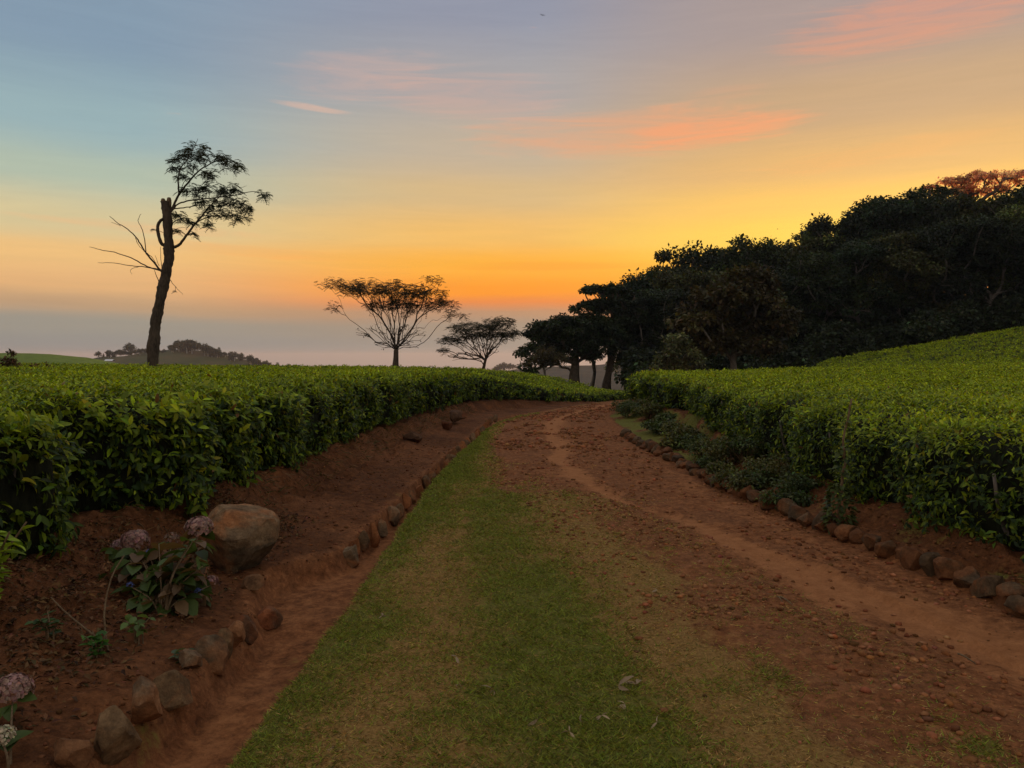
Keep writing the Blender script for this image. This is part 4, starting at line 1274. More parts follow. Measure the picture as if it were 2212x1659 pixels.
lab_last = {'left': 'tea bush in the clipped front row above the red bank, left of the road', 'right': 'tea bush in the dark front row of the hedge, right of the road'}
uniq = {('left', 0): 'leftmost tea bush, at the edge of the picture beside the dark gap', ('left', 1): 'bulging tea bush hanging over the bank behind the big boulder',
        ('right', 0): 'nearest tea bush of the right-hand hedge, at the right edge of the picture', ('right', 9): 'tea bush beside the bare red inlet in the right-hand hedge'}
stem_acc = {}
for side in (TL, TR):
    mass = thing('tea_field', 'clipped tea field ' + ('left of the road, running back to the skyline' if side.key == 'left' else 'right of the road, rising to the forest'), 'tea field', (0, 0, 0))
    mass['kind'] = 'stuff'
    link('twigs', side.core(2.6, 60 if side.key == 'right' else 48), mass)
    link('foliage', side.rows['far'].mesh('tea_foliage', M['tea']), mass)
    for k, yc in enumerate(side.centres):
        if k not in side.rows: continue
        xb = float(side.foot(yc)) + side.sgn * .35; zb = float(terrain(xb, yc))
        o = thing('tea_bush', uniq.get((side.key, k), lab_last[side.key]), 'tea bush', (xb, yc, zb), group='front row of tea bushes ' + side.key + ' of the road')
        me = side.rows[k].mesh('bush_foliage', M['tea'])
        f = link('foliage', me, o); f.location = (-xb, -yc, -zb)
        a = Acc()
        for q in range(6):
            an = q * 1.05 + k; xx = math.cos(an) * .28; yy = math.sin(an) * .42
            a.add(*tube(smooth_path([(-side.sgn * .12 + .03 * math.cos(an), .05 * math.sin(an), -.06), (xx * .5 - side.sgn * .16, yy * .5, .18), (xx - side.sgn * .08, yy, .52)], 6), np.linspace(.026, .011, 6), 6))
        link('stems', a.mesh('bush_stems', M['bark_pale'], True), o)

# a bright young tea plant at the left edge, and a dry bush seen over the tea
def leafy_plant(name, label, cat, loc, n_st, h, spread, lsize, col, seed, nl=9, wr=.42, matn='tea', group=None, each_leaf=False, lean=(0, 0)):
    rg = np.random.default_rng(seed)
    o = thing(name, label, cat, loc, group=group)
    st, lf = Acc(), Acc()
    for i in range(n_st):
        a = rg.uniform(0, 6.28); r = spread * rg.uniform(.3, 1); hh_ = h * rg.uniform(.65, 1.05)
        tip = np.array([r * math.cos(a) + lean[0], r * math.sin(a) + lean[1], hh_])
        pl = smooth_path([(.02 * math.cos(a), .02 * math.sin(a), -.03), tip * np.array([.35, .35, .55]), tip], 8)
        st.add(*tube(pl, np.linspace(.009, .004, 8) * (h / .4) ** .5, 5))
        t = rg.uniform(.35, 1, nl); P = np.array([pl[int(q * 7)] for q in t])
        an = rg.uniform(0, 6.28, nl)
        D = norm(np.stack([np.cos(an), np.sin(an), rg.uniform(-.2, .7, nl)], -1)); N = norm(np.array([0, 0, 1.]) + .4 * rg.normal(size=(nl, 3)))
        L = lsize * rg.uniform(.6, 1.25, nl)
        C = np.asarray(col)[None] * rg.uniform(.6, 1.4, (nl, 1))
        if each_leaf:
            for q in range(nl):
                V, F, CC = leaves(P[q:q + 1], D[q:q + 1], N[q:q + 1], L[q:q + 1], L[q:q + 1] * wr, C[q:q + 1], 2, .25)
                link('leaf', mesh_np('leaf', V, F, CC, False, M[matn]), o)
        else: lf.add(*leaves(P, D, N, L, L * wr, C, 2, .25))
    link('stem', st.mesh('stems', M['twig'], True), o)
    if not each_leaf: link('leaf_cluster', lf.mesh('leaf_cluster', M[matn]), o)
    return o


leafy_plant('young_tea_plant', 'bright yellow-green young tea shoots at the left edge of the picture', 'tea plant', (-2.72, 3.95, float(terrain(-2.72, 3.95))), 12, .56, .24, .10, (.24, .34, .02), 5, 14)
p = pix(20, 790, 24)
dry = thing('dry_bush', 'dry brown bush sticking out of the tea at far left', 'bush', (p[0], 24, ztree(p[0], 24)))
a = Acc(); f = Acc()
zt = float(ztop_L(p[0], 24)) - ztree(p[0], 24)
T = envelope_targets([(0, 0, zt + .10, .34, .3, .34), (.12, 0, zt + .42, .16, .15, .16), (-.3, 0, zt - .05, .3, .2, .2), (.9, .1, zt + .02, .3, .2, .12)], 40, np.random.default_rng(8), .3)
for t in T: a.add(*tube(smooth_path([(t[0] * .2, t[1] * .2, -.1), (t[0] * .5, t[1] * .6, t[2] * .6), t], 6), np.linspace(.014, .004, 6), 4))
clump_leaves(f, T, .10, 16, .09, (.13, .075, .035), .8, .3)
link('stems', a.mesh('dry_stems', M['twig'], True), dry); link('dead_leaves', f.mesh('dead_leaves', M['litter']), dry)


# ================================================================== stones
def rock_mesh(name, seed, sub, size, cuts=7, rough=.12, tint=(1, 1, 1), taper=0.0):
    rg = np.random.default_rng(seed)
    bm = bmesh.new(); bmesh.ops.create_icosphere(bm, subdivisions=sub, radius=1.0)
    V = np.array([v.co for v in bm.verts]); F = np.array([[v.index for v in f.verts] for f in bm.faces]); bm.free()
    for _ in range(cuts + 4):                                    # worn facets
        d = norm(rg.normal(size=3)); k = rg.uniform(.50, .84)
        h = V @ d; over = np.maximum(h - k, 0)
        V = V - (over * 1.0)[:, None] * d
    V = V * (1 + .6 * rough * fbm(V[:, 0] * 1.7 + seed, V[:, 1] * 1.7, V[:, 2] * 1.7, 4, seed % 50, .55))[:, None]
    V = V * (1 + .025 * fbm(V[:, 0] * 9, V[:, 1] * 9, V[:, 2] * 9, 2, 3))[:, None]
    if taper: V[:, :2] *= (1 + taper * V[:, 2:3])
    V = V * np.asarray(size) * .5
    C = np.broadcast_to(np.asarray(tint, float), (len(V), 3)) * (1 + .12 * rg.normal())
    me = mesh_np(name, V, F, np.clip(C, 0, 2), sub > 2, M['stone'])
    if sub > 2: me.set_sharp_from_angle(angle=.45)
    return me


def stone(u, v, w, h, label, seed, depth=None, z=None, tint=(1, 1, 1), group=None, name='edging_stone', sub=4, cuts=7, rz=None, taper=0, tilt=0.):
    """stone whose visible foot is at (u,v); w,h in metres"""
    g = gpix(u, v, 0.0 if z is None else z)
    zz = float(ground_z(g[0], g[1]))
    g = gpix(u, v, zz)
    d = depth or w * .85
    g[1] += d * .3
    me = rock_mesh('stone', seed, sub, (w, d, h), cuts, .14, tint, taper)
    o = link(name, me, None, (g[0], g[1], zz + h * .30), rz if rz is not None else random.uniform(-.5, .5))
    o.rotation_euler.x = tilt
    return tag(o, label, 'stone', group)


GL = 'stones edging the near end of the ditch'
OC, GY, RD = (1.25, .95, .66), (1.08, .95, .80), (1.2, .80, .62)
near = [(135, 1665, .17, .16, 'rounded grey stone cut off by the bottom edge of the picture', GY), (238, 1640, .21, .24, 'ochre stone at the bottom left, nearest but one to the camera', OC), (300, 1570, .17, .26, 'upright stone with a mossy face and ochre side, second up from the bottom', GY),
        (362, 1530, .22, .22, 'broad ochre-sided stone below the pale grey upright stone', OC), (448, 1458, .20, .24, 'pale grey upright stone with an ochre flank, mid-row by the ditch', GY),
        (478, 1425, .13, .20, 'thin slab stone leaning behind the pale grey upright stone', OC), (404, 1448, .15, .12, 'low dark stone left of the pale grey upright stone', GY), (505, 1398, .14, .17, 'small rounded stone behind the leaning slab stone', GY), (520, 1392, .17, .20, 'reddish stone half sunk in the bed edge, above the slab stones', RD), (568, 1368, .22, .20, 'angular red-brown stone lying in the ditch', RD),
        (545, 1275, .17, .12, 'flat orange stone wedged under the big boulder', (1.4, .9, .6))]
for i, (u, v, w, h, lab, tn) in enumerate(near):
    stone(u, v, w, h, lab, 900 + i, tint=tn, group=GL, cuts=9, taper=-.12)
# big boulder
g = gpix(505, 1262, .02)
OUT = np.array([(1050, 290), (1130, 205), (1280, 180), (1345, 205), (1440, 178), (1570, 215), (1700, 330), (1692, 450), (1640, 600), (1570, 670), (1480, 780), (1410, 808), (1260, 780), (1140, 700), (1010, 570), (985, 420)], float)
oc = OUT - np.array([1350, 470]); oc[:, 1] *= -1
oth = np.arctan2(oc[:, 1], oc[:, 0]); orr = np.hypot(oc[:, 0], oc[:, 1]); q_ = np.argsort(oth); oth, orr = oth[q_], orr[q_]
bm = bmesh.new(); bmesh.ops.create_icosphere(bm, subdivisions=6, radius=1.0)
V = np.array([v.co for v in bm.verts]); F = np.array([[v.index for v in f.verts] for f in bm.faces]); bm.free()
tha = np.arctan2(V[:, 2], V[:, 0]); rad = np.interp(tha, np.r_[oth[-1] - 2 * math.pi, oth, oth[0] + 2 * math.pi], np.r_[orr[-1], orr, orr[0]])
hyp = np.hypot(V[:, 0], V[:, 2]); hy = np.sqrt(np.clip(1 - (1 - np.clip(hyp, 0, 1)) ** 2, 0, 1))
sc_ = 5.45 / 1671 / 1.1302 / 3.687
mixr = (rad * hyp + (1 - hyp) * orr.mean())
V = np.stack([np.cos(tha) * hy * mixr * sc_, V[:, 1] * .24, np.sin(tha) * hy * mixr * sc_], -1)
for d_, k_, f_ in (((.05, -.72, .70), .150, 1.), ((.1, -.92, -.38), .135, 1.), ((-.6, -.75, -.25), .165, 1.), ((.62, -.75, .0), .185, 1.), ((.15, -.1, .98), .205, .8), ((-.5, -.5, .7), .20, 1.), ((.55, -.4, -.7), .185, 1.)):
    d_ = np.array(d_) / np.linalg.norm(d_); ov = np.maximum(V @ d_ - k_ * .84, 0); V = V - (ov * f_)[:, None] * d_
V[:, 2] *= 1.12
V[:, 0] *= 1 + 1.1 * np.minimum(V[:, 2] + .02, 0)
V = V + norm(V) * (.010 * fbm(V[:, 0] * 9, V[:, 1] * 9, V[:, 2] * 9, 5, 61, .6) + .012 * vnoise(V[:, 0] * 3, V[:, 1] * 3, V[:, 2] * 3, 8))[:, None]
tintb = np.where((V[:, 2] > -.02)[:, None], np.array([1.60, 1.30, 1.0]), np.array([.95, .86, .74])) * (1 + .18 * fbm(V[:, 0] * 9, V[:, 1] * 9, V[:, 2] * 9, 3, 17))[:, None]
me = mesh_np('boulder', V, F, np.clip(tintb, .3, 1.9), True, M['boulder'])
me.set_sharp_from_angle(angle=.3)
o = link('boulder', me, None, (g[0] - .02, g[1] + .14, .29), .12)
tag(o, 'big heart-shaped tan boulder beside the ditch and hydrangea', 'boulder')
# far row on the ditch edge
row = [(735, 1200, .17, .22), (760, 1190, .12, .26), (776, 1178, .12, .24), (796, 1162, .12, .27), (818, 1145, .11, .24), (836, 1120, .19, .24), (862, 1104, .13, .20), (877, 1088, .14, .24), (890, 1076, .12, .21), (904, 1060, .13, .21), (848, 1112, .11, .18), (786, 1170, .10, .2)]
u0 = [(915, 1046), (928, 1034), (938, 1022), (950, 1008), (960, 998), (970, 990), (978, 982), (985, 975), (993, 968), (1001, 961), (1009, 954), (1016, 948), (1023, 942), (1030, 936), (1037, 930), (1044, 925), (1051, 920), (1058, 914)]
for i, (u, v, w, h) in enumerate(row + [(u, v, random.uniform(.12, .20), random.uniform(.22, .29)) for u, v in u0]):
    lab = {0: 'first rounded grey stone at the near end of the far ditch-edge row', 4: 'pale upright stone standing alone in the far ditch-edge row', 5: 'largest rounded tan stone of the far ditch-edge row'}.get(i, 'small ochre stone in the row along the far ditch edge')
    y = float(gpix(u, v, -.05)[1]); x = float(L2(y)) + .07 + random.uniform(-.02, .03)
    zb_ = float(terrain(L2(y) + .5 * (L1(y) - L2(y)), y))
    me = rock_mesh('stone', 1000 + i, 4 if i < 10 else 3, (w, w * .95, h), 5, .12, (1.25, .92, .66) if i not in (0, 4, 5) else (1.3, 1.1, .88), -.1)
    o = link('edging_stone', me, None, (x, y, zb_ + h * .36), random.uniform(-.6, .6))
    tag(o, lab, 'stone', 'row of stones along the far ditch edge')
for u, v, w, lab in ((890, 955, .35, 'dark clod of earth on the bed below the left tea bank'), (985, 912, .5, 'larger of two clods at the foot of the left tea bank'), (965, 925, .3, 'smaller of two clods at the foot of the left tea bank')):
    stone(u, v, w, w * .7, lab, int(u), tint=(.75, .5, .4), name='earth_clod', sub=3, group='clods on the left bed')
# right row
ru = np.array([1345, 1440, 1530, 1590, 1650, 1760, 1820, 1910, 2030, 2130, 2230]); rv = np.array([945, 995, 1052, 1082, 1103, 1147, 1178, 1212, 1262, 1304, 1338])
tt = np.cumsum([0] + [random.uniform(.13, .21) for _ in range(100)])
gy = [g for g in (15.2 - tt) if g > 4.5]
spec_r = {}
for i, y in enumerate(gy):
    x = float(R1(y)) + .05 + random.uniform(-.03, .05)
    w = random.uniform(.18, .30); h = random.uniform(.14, .24)
    zz = float(ground_z(x - .1, y))
    me = rock_mesh('stone', 2000 + i, 3 if y > 7 else 4, (w * .9, w, h), 8, .14, (.72, .58, .46) if i % 3 else (.8, .62, .46))
    o = link('edging_stone', me, None, (x, y, zz + h * .32), random.uniform(0, 6))
    tag(o, 'rough brown stone in the row along the right side of the road', 'stone', 'row of stones along the right road edge')

# ================================================================== stake with a climbing vine, and low shrubs on the right bed
g = gpix(1812, 1128, .12); zg = float(ground_z(g[0], g[1]))
stk = thing('vine_stake', 'thin crooked stake with a climbing vine in front of the right hedge', 'stake', (g[0], g[1], zg))
a = Acc()
a.add(*tube(smooth_path([(0, 0, -.1), (.01, 0, .3), (.05, .01, .62), (.04, .02, .8), (.10, 0, 1.17)], 16) + rng.normal(size=(16, 3)) * .004, np.linspace(.016, .008, 16), 7))
link('pole', a.mesh('pole', M['twig'], True), stk)
a = Acc()
zz = np.concatenate([rng.uniform(0, .40, 300), rng.uniform(.36, .75, 50), rng.uniform(.75, 1.1, 14)])
rad = np.interp(zz, [0, .2, .36, .5, 1.1], [.10, .09, .06, .035, .02])
an = rng.uniform(0, 6.28, len(zz))
P = np.stack([rad * np.cos(an) + .03 * zz, rad * np.sin(an), zz], -1)
D = norm(np.stack([np.cos(an), np.sin(an), rng.uniform(-.6, .3, len(zz))], -1)); L = rng.uniform(.04, .08, len(zz))
a.add(*leaves(P, D, norm(np.array([0, 0, 1.]) + .5 * rdir(len(zz))), L, L * .7, np.array([.075, .10, .025]) * rng.uniform(.5, 1.5, (len(zz), 1)), 1))
link('vine', a.mesh('vine', M['tea']), stk)


def low_shrub(x, y, w, h, label, seed, col=(.05, .068, .028), group=None):
    rg = np.random.default_rng(seed)
    z = float(ground_z(x, y))
    o = thing('low_shrub', label, 'shrub', (x, y, z), rg.uniform(0, 6), group=group)
    a = Acc()
    T = envelope_targets([(0, 0, h * .5, w * .5, w * .5, h * .5), (w * .3, .1 * w, h * .4, w * .35, w * .35, h * .42), (-w * .3, -.1 * w, h * .42, w * .35, w * .35, h * .4)], 64, rg, .3)
    T[:, 2] = np.abs(T[:, 2])
    clump_leaves(a, T, .075, 22, .042 if y < 12 else .06, col, .8, .35, 1 if y < 9 else 0, 1.8)
    link('foliage', a.mesh('shrub_foliage', M['tea']), o)
    s = Acc()
    for t in T[::3]: s.add(*tube(smooth_path([(t[0] * .2, t[1] * .2, -.04), (t[0] * .6, t[1] * .6, t[2] * .5), t], 5), np.linspace(.008, .003, 5), 4))
    link('stems', s.mesh('shrub_stems', M['twig'], True), o)


sh_px = [(1668, 1040, .62, .30, 'nearest low shrub on the right bed, just left of the vine stake'), (1610, 1000, .6, .32, 'second low shrub from the vine stake on the right bed'), (1545, 985, .55, .24, None), (1500, 965, .5, .22, None), (1455, 945, .5, .24, None),
         (1420, 935, .55, .30, None), (1400, 905, .7, .34, None), (1365, 900, .8, .42, 'grassy tuft of shrub at the far end of the right bed'), (1350, 892, .7, .36, None), (1440, 915, .5, .2, None), (1560, 1030, .35, .16, None), (1700, 1090, .4, .14, None), (1390, 885, .7, .3, None), (1640, 1050, .5, .22, None), (1580, 1005, .5, .24, None), (1525, 985, .5, .24, None), (1480, 958, .5, .24, None), (1440, 938, .5, .26, None), (1620, 1062, .4, .16, None), (1720, 1065, .45, .2, None), (1585, 1048, .4, .15, None), (1535, 1012, .4, .15, None), (1465, 970, .4, .16, None)]
for i, (u, v, w, h, lab) in enumerate(sh_px):
    z = .1
    for _ in range(6):
        g = gpix(u, v, z); z = .5 * z + .5 * float(terrain(g[0], g[1]))
    low_shrub(g[0], g[1], w, h, lab or 'small-leaved low shrub on the right bed behind the stones', 50 + i, group='low shrubs on the right bed', col=(.070, .095, .030) if i % 2 else (.095, .098, .028))

# ================================================================== hydrangea by the boulder
def flower_head(parent, c, r, col, seed, n=190):
    rg = np.random.default_rng(seed)
    d = norm(rg.normal(size=(n, 3))); d[:, 2] = np.where(d[:, 2] < -.3, -d[:, 2], d[:, 2])
    a = Acc()
    P = np.asarray(c) + d * r * rg.uniform(.8, 1.05, (n, 1)) * np.array([1, 1, .8])
    for q in range(4):
        t = norm(np.cross(d, rg.normal(size=(n, 3))))
        D = norm(t + d * .25)
        a.add(*leaves(P, D, d, r * .26, r * .24, np.clip(np.asarray(col)[None] * rg.uniform(.5, 1.4, (n, 1)) * (1 + .08 * rg.normal(size=(n, 3))), .01, .9), 0, .1))
    return link('flower_head', a.mesh('flower_head', M['petal']), parent)


def hyd(name, label, base, stems, leaf_n, seed, leafcol=(.060, .092, .018)):
    rg = np.random.default_rng(seed)
    o = thing(name, label, 'hydrangea', base)
    base = np.asarray(base)
    st = Acc()
    for (tip, r, col) in stems:
        tip = np.asarray(tip) - base
        pl = smooth_path([(tip[0] * .08, tip[1] * .08, -.03), (tip[0] * .35, tip[1] * .35, tip[2] * .55), tip - np.array([0, 0, r * .4])], 8)
        st.add(*tube(pl, np.linspace(.0055, .0035, 8), 6))
        if r > 0: flower_head(o, tip, r, col, int(abs(tip[0]) * 1e4) % 997 + seed, 190 if r > .06 else 50)
        for _ in range(leaf_n):
            q = rg.integers(3, 8); P = pl[q][None]
            an = rg.uniform(0, 6.28); D = norm(np.array([[math.cos(an), math.sin(an), rg.uniform(-.5, .35)]])); L = np.array([rg.uniform(.07, .15)])
            c = np.asarray(leafcol) * rg.uniform(.6, 1.5) if rg.random() < .6 else np.array([.17, .10, .045]) * rg.uniform(.6, 1.2)
            V, F, C = leaves(P, D, norm(np.array([[0, 0, 1.]]) + .4 * rg.normal(size=(1, 3))), L, L * .62, c[None], 2, .3)
            link('leaf', mesh_np('leaf', V, F, C, False, M['tea']), o)
    link('stems', st.mesh('stems', M['twig'], True), o)
    return o


PK, BR, BL, CR = (.40, .235, .19), (.27, .135, .06), (.12, .16, .40), (.48, .40, .26)
Yh = 4.75
b = gpix(350, 1330, .12); b[2] = float(ground_z(b[0], b[1]))
HP = [(pix(430, 1140, 5.0), .085, PK), (pix(292, 1168, 4.95), .085, (.34, .19, .155)), (pix(372, 1165, 5.0), .055, (.27, .17, .12)), (pix(418, 1238, 4.8), .095, BR), (pix(455, 1258, 4.8), .05, (.36, .20, .18)),
      (pix(405, 1305, 4.6), .085, (.16, .075, .04)), (pix(281, 1264, 4.5), .022, BL), (pix(428, 1277, 4.55), .024, BL), (pix(322, 1192, 4.8), .02, BL),
      (pix(250, 1190, 4.9), 0, PK), (pix(340, 1230, 4.75), 0, PK), (pix(270, 1300, 4.6), 0, PK), (pix(310, 1290, 4.5), 0, PK), (pix(380, 1290, 4.6), 0, PK)]
HP += [(pix(u, v, Y), r, c) for u, v, Y, r, c in ((345, 1205, 4.9, .07, BR), (300, 1225, 4.75, .06, (.2, .11, .07)), (235, 1230, 4.8, .06, BR), (370, 1275, 4.6, .07, (.17, .10, .05)), (330, 1310, 4.5, .05, BR), (260, 1180, 5.0, .06, (.30, .18, .16)))]
HP += [(pix(random.uniform(235, 440), random.uniform(1170, 1340), random.uniform(4.5, 5.0)), 0, PK) for _ in range(24)]
hyd('hydrangea', 'straggly hydrangea with faded pink heads and tiny blue blooms by the boulder', b, HP, 11, 3)
b = gpix(20, 1600, .2); b[2] = float(ground_z(b[0], b[1]))
hyd('hydrangea', 'hydrangea at the bottom left corner with a pink and a cream head', b, [(pix(28, 1490, 3.1), .072, (.38, .22, .18)), (pix(4, 1592, 2.85), .05, CR), (pix(-90, 1540, 3.1), .08, PK)], 3, 5)
for i, (u, v, n_, h_, lab) in enumerate([(212, 1418, 6, .14, 'low bright green weed at the foot of the bare stems'), (300, 1385, 5, .12, 'pale green seedling between the hydrangea and the weed'), (398, 1445, 4, .10, 'small grey-green seedling beside the low dark stone'), (428, 1298, 2, .06, 'tiny green sprout under the right blue bloom'), (110, 1380, 5, .14, 'dark green weed at far left below the litter')]):
    g = gpix(u, v, .1); z = float(ground_z(g[0], g[1])); g = gpix(u, v, z)
    leafy_plant('weed', lab, 'weed', (g[0], g[1], z), n_, h_, h_ * .7, .05, [(.06, .15, .022), (.12, .18, .045), (.10, .14, .07), (.10, .18, .03), (.05, .09, .02)][i], 60 + i, 6, .6, each_leaf=True)
# bare dry stems rising from the bed
for i, (pl, lab) in enumerate([([(235, 1420), (225, 1330), (240, 1250), (268, 1200)], 'tall dry stem rising from the low weed'), ([(250, 1410), (150, 1330), (110, 1290)], 'dry stem leaning far left from the low weed'), ([(185, 1400), (140, 1355), (100, 1335)], 'short dry stem pointing left over the litter'), ([(395, 1265), (420, 1190), (428, 1150)], 'stout dry stem below the pink flower head')]):
    g = gpix(*pl[0], .1)
    P_ = np.array([pix(u, v, g[1] + .08 * j) for j, (u, v) in enumerate(pl)]); P_[0][2] = float(ground_z(P_[0][0], P_[0][1])) - .02
    V, F = tube(smooth_path(P_, 10) - P_[0], np.linspace(.006, .003, 10), 6)
    tag(link('dried_plant', mesh_np('dry_stem', V, F, None, True, M['twig']), None, P_[0]), lab, 'dry plant', 'dry stalks in the near bed')

# ================================================================== turf, clods, litter
def scatter(n, y0, y1, xa, xb):
    Y = np.exp(rng.uniform(math.log(y0), math.log(y1), n)) if y1 / y0 > 1.3 else rng.uniform(y0, y1, n)
    x = xa(Y) + (xb(Y) - xa(Y)) * rng.random(n)
    return x, Y


def turf(n, y0, y1, hgt, wid, xb):
    x, Y = scatter(n, y0, y1, lambda Y: L1(Y) + .0, xb)
    m = masks(x, Y)
    pr = np.clip(m[:, 0] * 1.0 + m[:, 1] * .55, 0, 1) * (1 - m[:, 2])
    patch = .62 + .5 * fbm(x * 9, Y * 9, 0, 3, 66)
    k = rng.random(n) < pr * patch.clip(.15, 1)
    x, Y, m = x[k], Y[k], m[k]; n = len(x)
    z = ground_z(x, Y) - .003
    P = np.stack([x, Y, z], -1)
    g = (rng.random(n) < .08 + m[:, 0] * .80)
    lean = np.where(g, rng.uniform(.3, 1.1, n), rng.uniform(.1, .5, n))
    a = rng.uniform(0, 6.28, n)
    D = norm(np.stack([np.cos(a), np.sin(a), lean], -1)); X = norm(np.cross(D, rdir(n)))
    L = hgt * rng.uniform(.5, 1.35, n) * np.where(g, 1, .85); Wd = wid * rng.uniform(.6, 1.3, n)
    sc = np.maximum(1, Y / 5)
    L = L * sc ** .35; Wd = Wd * sc ** .8
    V = np.stack([P - X * Wd[:, None] * .5, P + X * Wd[:, None] * .5, P + D * L[:, None] * .6 + np.array([0, 0, .15]) * L[:, None], P + D * L[:, None] + np.array([0, 0, -.1]) * L[:, None]], 1).reshape(-1, 3)
    b_ = np.arange(n)[:, None] * 4
    F = b_ + np.array([[0, 1, 3]])
    C = np.where(g[:, None], np.array([.190, .215, .026]), np.array([.370, .236, .074])) * rng.uniform(.3, 1.7, (n, 1)) * (1 + .1 * rng.normal(size=(n, 3)))
    return V, F, np.repeat(np.clip(C, .01, .6), 4, 0)


a = Acc()
a.add(*turf(620000, 2.2, 6.5, .034, .0050, lambda Y: XG(Y) + 1.5))
a.add(*turf(330000, 6.5, 12, .034, .0050, lambda Y: XG(Y) + 1.5))
a.add(*turf(100000, 12, 24, .034, .0050, lambda Y: XG(Y) + .1))
tag(link('grass', a.mesh('grass', M['grass'])), 'short matted green and straw-coloured grass beside the dirt road', 'grass', None, 'stuff')


def clods(n, y0, y1, s0, s1, xa, xb, prob, name, label, tint=1.0, mat='gravel'):
    x, Y = scatter(n, y0, y1, xa, xb)
    k = rng.random(n) < prob(x, Y)
    x, Y = x[k], Y[k]; n = len(x)
    bm = bmesh.new(); bmesh.ops.create_icosphere(bm, subdivisions=1, radius=1.0)
    V0 = np.array([v.co for v in bm.verts]); F0 = np.array([[v.index for v in f.verts] for f in bm.faces]); bm.free()
    sz = (s0 + (s1 - s0) * rng.random(n) ** 3.5) * np.maximum(1, Y / 7) ** .4
    V = V0[None] * (1 + .35 * rng.normal(size=(n, len(V0), 1)).clip(-1.2, 1.2) * .6)
    V = V * (sz[:, None, None] * .5) * np.stack([rng.uniform(.8, 1.3, n), rng.uniform(.8, 1.3, n), rng.uniform(.45, .85, n)], -1)[:, None]
    V = V + np.stack([x, Y, ground_z(x, Y) + sz * .12], -1)[:, None]
    F = (np.arange(n)[:, None, None] * len(V0) + F0[None]).reshape(-1, 3)
    C = np.repeat(rng.uniform(.55, 1.45, (n, 1)) * np.ones((1, 3)) * tint * (1 + .08 * rng.normal(size=(n, 3))), len(V0), 0)
    o = link(name, mesh_np(name, V.reshape(-1, 3), F, C, False, M[mat]))
    tag(o, label, 'gravel', None, 'stuff')


def p_road(x, Y):
    m = masks(x, Y)
    return np.clip((1 - m[:, 2] * .93) * (1 - m[:, 0]) * (1 - .55 * m[:, 1]) * (.35 + .9 * fbm(x * 1.6, Y * 1.2, 0, 3, 14)), .02, 1)


clods(16000, 2.2, 13, .007, .048, lambda Y: XG(Y) - .15, lambda Y: R1(Y), p_road, 'gravel', 'loose red-brown clods and gravel strewn over the dirt road')
clods(4500, 13, 34, .03, .085, lambda Y: XG(Y), lambda Y: R1(Y), p_road, 'gravel', 'loose clods on the far part of the dirt road')
clods(8500, 2.4, 14, .006, .034, lambda Y: L4(Y), lambda Y: L2(Y) + .05, lambda x, Y: .55 + .4 * fbm(x * 2, Y * 2, 0, 2, 15), 'soil_crumbs', 'crumbs of red soil on the bed below the left bank', .62)
clods(4000, 3.5, 14, .006, .035, lambda Y: R1(Y) + .1, lambda Y: R3(Y), lambda x, Y: .5 + .4 * fbm(x * 2, Y * 2, 0, 2, 16), 'soil_crumbs', 'crumbs of brown soil on the bed below the right hedge', .6)

# dry leaf litter under the left bushes
n = 13000
Y = rng.uniform(3.0, 7.2, n); x = L3(Y) - .35 + (np.minimum(L2(Y) - .1, -1.75) - L3(Y) + .35) * rng.random(n) ** 1.25
k = rng.random(n) < (.55 + .6 * fbm(x * 2.2, Y * 2.2, 0, 2, 17)).clip(.05, 1) * sstep(x, -1.7, -2.2); x, Y = x[k], Y[k]; n = len(x)
P = np.stack([x, Y, ground_z(x, Y) + rng.uniform(.003, .03, n)], -1)
D = norm(rdir(n) * np.array([1, 1, .35])); L = rng.uniform(.018, .055, n)
C = np.array([.115, .058, .024]) * rng.uniform(.3, 1.7, (n, 1)) * (1 + .12 * rng.normal(size=(n, 3)))
V, F, C = leaves(P, D, norm(np.array([0, 0, 1.]) + .7 * rdir(n)), L, L * .42, C.clip(.01, .6), 1, .3, .3)
tag(link('leaf_litter', mesh_np('leaf_litter', V, F, C, False, M['litter'])), 'brown dead leaf litter under the left tea bushes', 'litter', None, 'stuff')
# hanging roots and dry weeds on the cut bank
n = 2600
Y = rng.uniform(5.8, 22, n); q = rng.random(n); x = L4(Y) + (L3(Y) - L4(Y)) * q
P = np.stack([x, Y, ground_z(x, Y)], -1)
D = norm(np.stack([rng.uniform(.1, .9, n), rng.normal(size=n) * .4, rng.uniform(-.9, .5, n)], -1)); L = rng.uniform(.05, .16, n)
C = np.array([.17, .10, .045]) * rng.uniform(.4, 1.4, (n, 1)); gm = rng.random(n) < .22; C[gm] = np.array([.05, .07, .02])
V, F, C = leaves(P, D, rdir(n), L, .010, C, 1, .3)
tag(link('bank_weeds', mesh_np('bank_weeds', V, F, C, False, M['grass'])), 'dry wisps and roots hanging on the cut red bank', 'weeds', None, 'stuff')

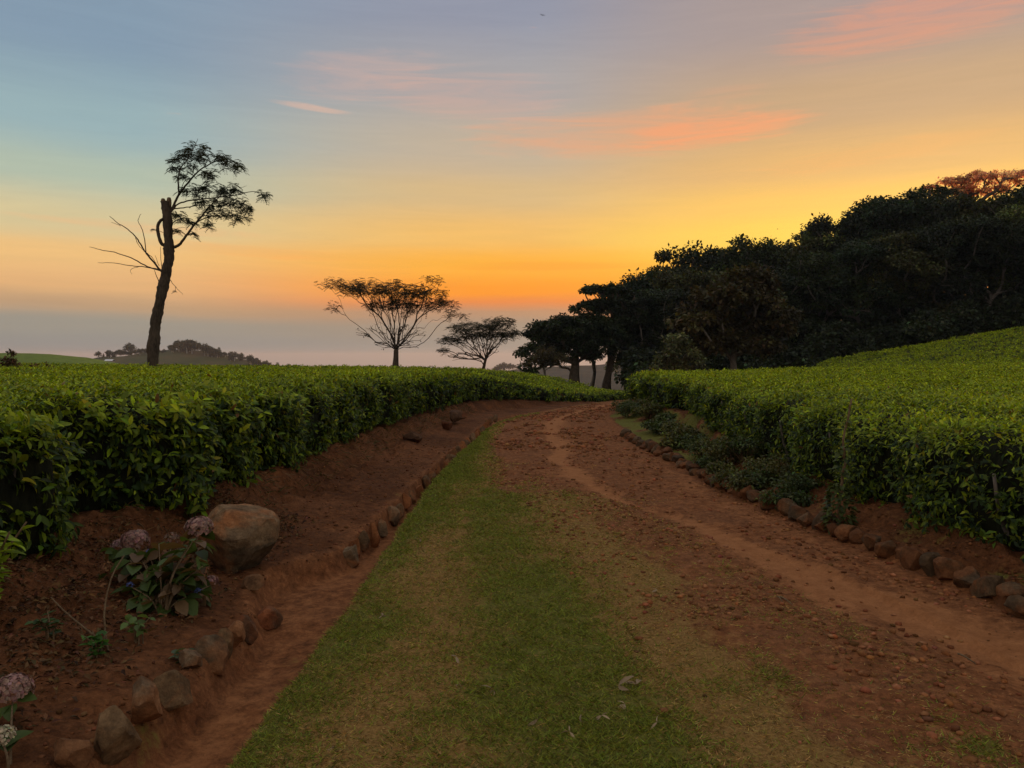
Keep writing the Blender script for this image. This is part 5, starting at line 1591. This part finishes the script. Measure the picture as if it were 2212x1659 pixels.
# single dry leaves, twigs and pebbles lying about
items = [(1335, 1483, .10, 'pale feathery dry leaf on the turf at lower centre'), (1375, 1478, .09, 'curled dry leaf right of the pale feathery leaf'), (985, 1418, .05, 'small pale leaf on the turf near the lawn middle'), (990, 1478, .05, None), (1065, 1490, .06, None), (1160, 1555, .06, None), (1255, 1560, .06, None), (718, 1615, .07, 'pale leaf at the bottom left of the turf'), (1350, 1520, .07, None), (1105, 1215, .05, None), (1300, 1545, .05, None), (1420, 1560, .05, None), (825, 1330, .05, None), (905, 1165, .05, None), (1230, 1580, .05, None), (1420, 1275, .05, None)]
for i, (u, v, L, lab) in enumerate(items):
    g = gpix(u, v, 0); z = float(ground_z(g[0], g[1])); g = gpix(u, v, z + .015)
    rg = np.random.default_rng(i)
    D = norm(rg.normal(size=(3, 3)) * np.array([1, 1, .4])); P = np.zeros((3, 3))
    V, F, C = leaves(P, D, norm(np.array([0, 0, 1.]) + .6 * rg.normal(size=(3, 3))), np.array([L, L * .8, L * .6]), L * np.array([.3, .2, .12]), np.array([[.42, .30, .18]]) * rg.uniform(.6, 1.1, (3, 1)), 2, .35)
    tag(link('dry_leaf', mesh_np('dry_leaf', V, F, C, False, M['litter']), None, (g[0], g[1], z + .015)), lab or 'small pale dry leaf lying on the turf', 'leaf', 'dry leaves on the turf')
for i, (u, v, u2, v2, lab) in enumerate([(2070, 1405, 2108, 1428, 'thin pale straw lying on the wheel track at right'), (1685, 1298, 1712, 1312, 'short pale straw on the road, left of the wheel track'), (1830 - 150, 1330 - 30, 1690, 1308, 'pale straw chip beside the short straw'), (68, 1150, 130, 1170, 'brown fallen twig under the leftmost tea bush'), (145, 1210, 158, 1212, 'short white straw on the litter')]):
    g1, g2 = gpix(u, v, .02), gpix(u2, v2, .02)
    for g in (g1, g2): g[2] = float(ground_z(g[0], g[1])) + .012
    V, F = tube(smooth_path([g1, (g1 + g2) / 2 + np.array([0, .01, .006]), g2], 6) - g1, np.linspace(.006, .003, 6) if i != 3 else np.linspace(.016, .008, 6), 6)
    tag(link('straw' if i != 3 else 'fallen_twig', mesh_np('straw', V, F, None, True, M['twig']), None, g1), lab, 'twig')

# ================================================================== birds
def bird(u, v, Y, span, label, rz):
    p = pix(u, v, Y)
    s = span / 2
    V = np.array([(0, .45 * s, 0), (.09 * s, .1 * s, .04 * s), (-.09 * s, .1 * s, .04 * s), (0, .1 * s, -.09 * s), (0, -.45 * s, 0), (.14 * s, -.6 * s, 0), (-.14 * s, -.6 * s, 0),
                  (.5 * s, .25 * s, .22 * s), (.5 * s, -.05 * s, .2 * s), (s, .0, .1 * s), (-.5 * s, .25 * s, .22 * s), (-.5 * s, -.05 * s, .2 * s), (-s, 0, .1 * s), (.09 * s, -.12 * s, .03 * s), (-.09 * s, -.12 * s, .03 * s)])
    F3 = np.array([[0, 2, 1], [0, 1, 3], [0, 3, 2], [2, 14, 4], [1, 4, 13], [3, 1, 4], [3, 4, 2], [1, 13, 4], [2, 4, 14], [4, 5, 6], [7, 8, 9], [10, 12, 11], [1, 2, 4]])
    F4 = np.array([[1, 13, 8, 7], [2, 10, 11, 14]])
    tag(link('bird', mesh_np('bird', V, [F3, F4], None, False, M['bark']), None, p, rz), label, 'bird')


bird(1172, 33, 60, .55, 'tiny bird high in the sky at top centre', .6)
bird(1680, 495, 70, .40, 'tiny bird above the forest skyline', 1.2)
bird(968, 792, 46, .45, 'tiny bird gliding low left of the domed tree', .9)
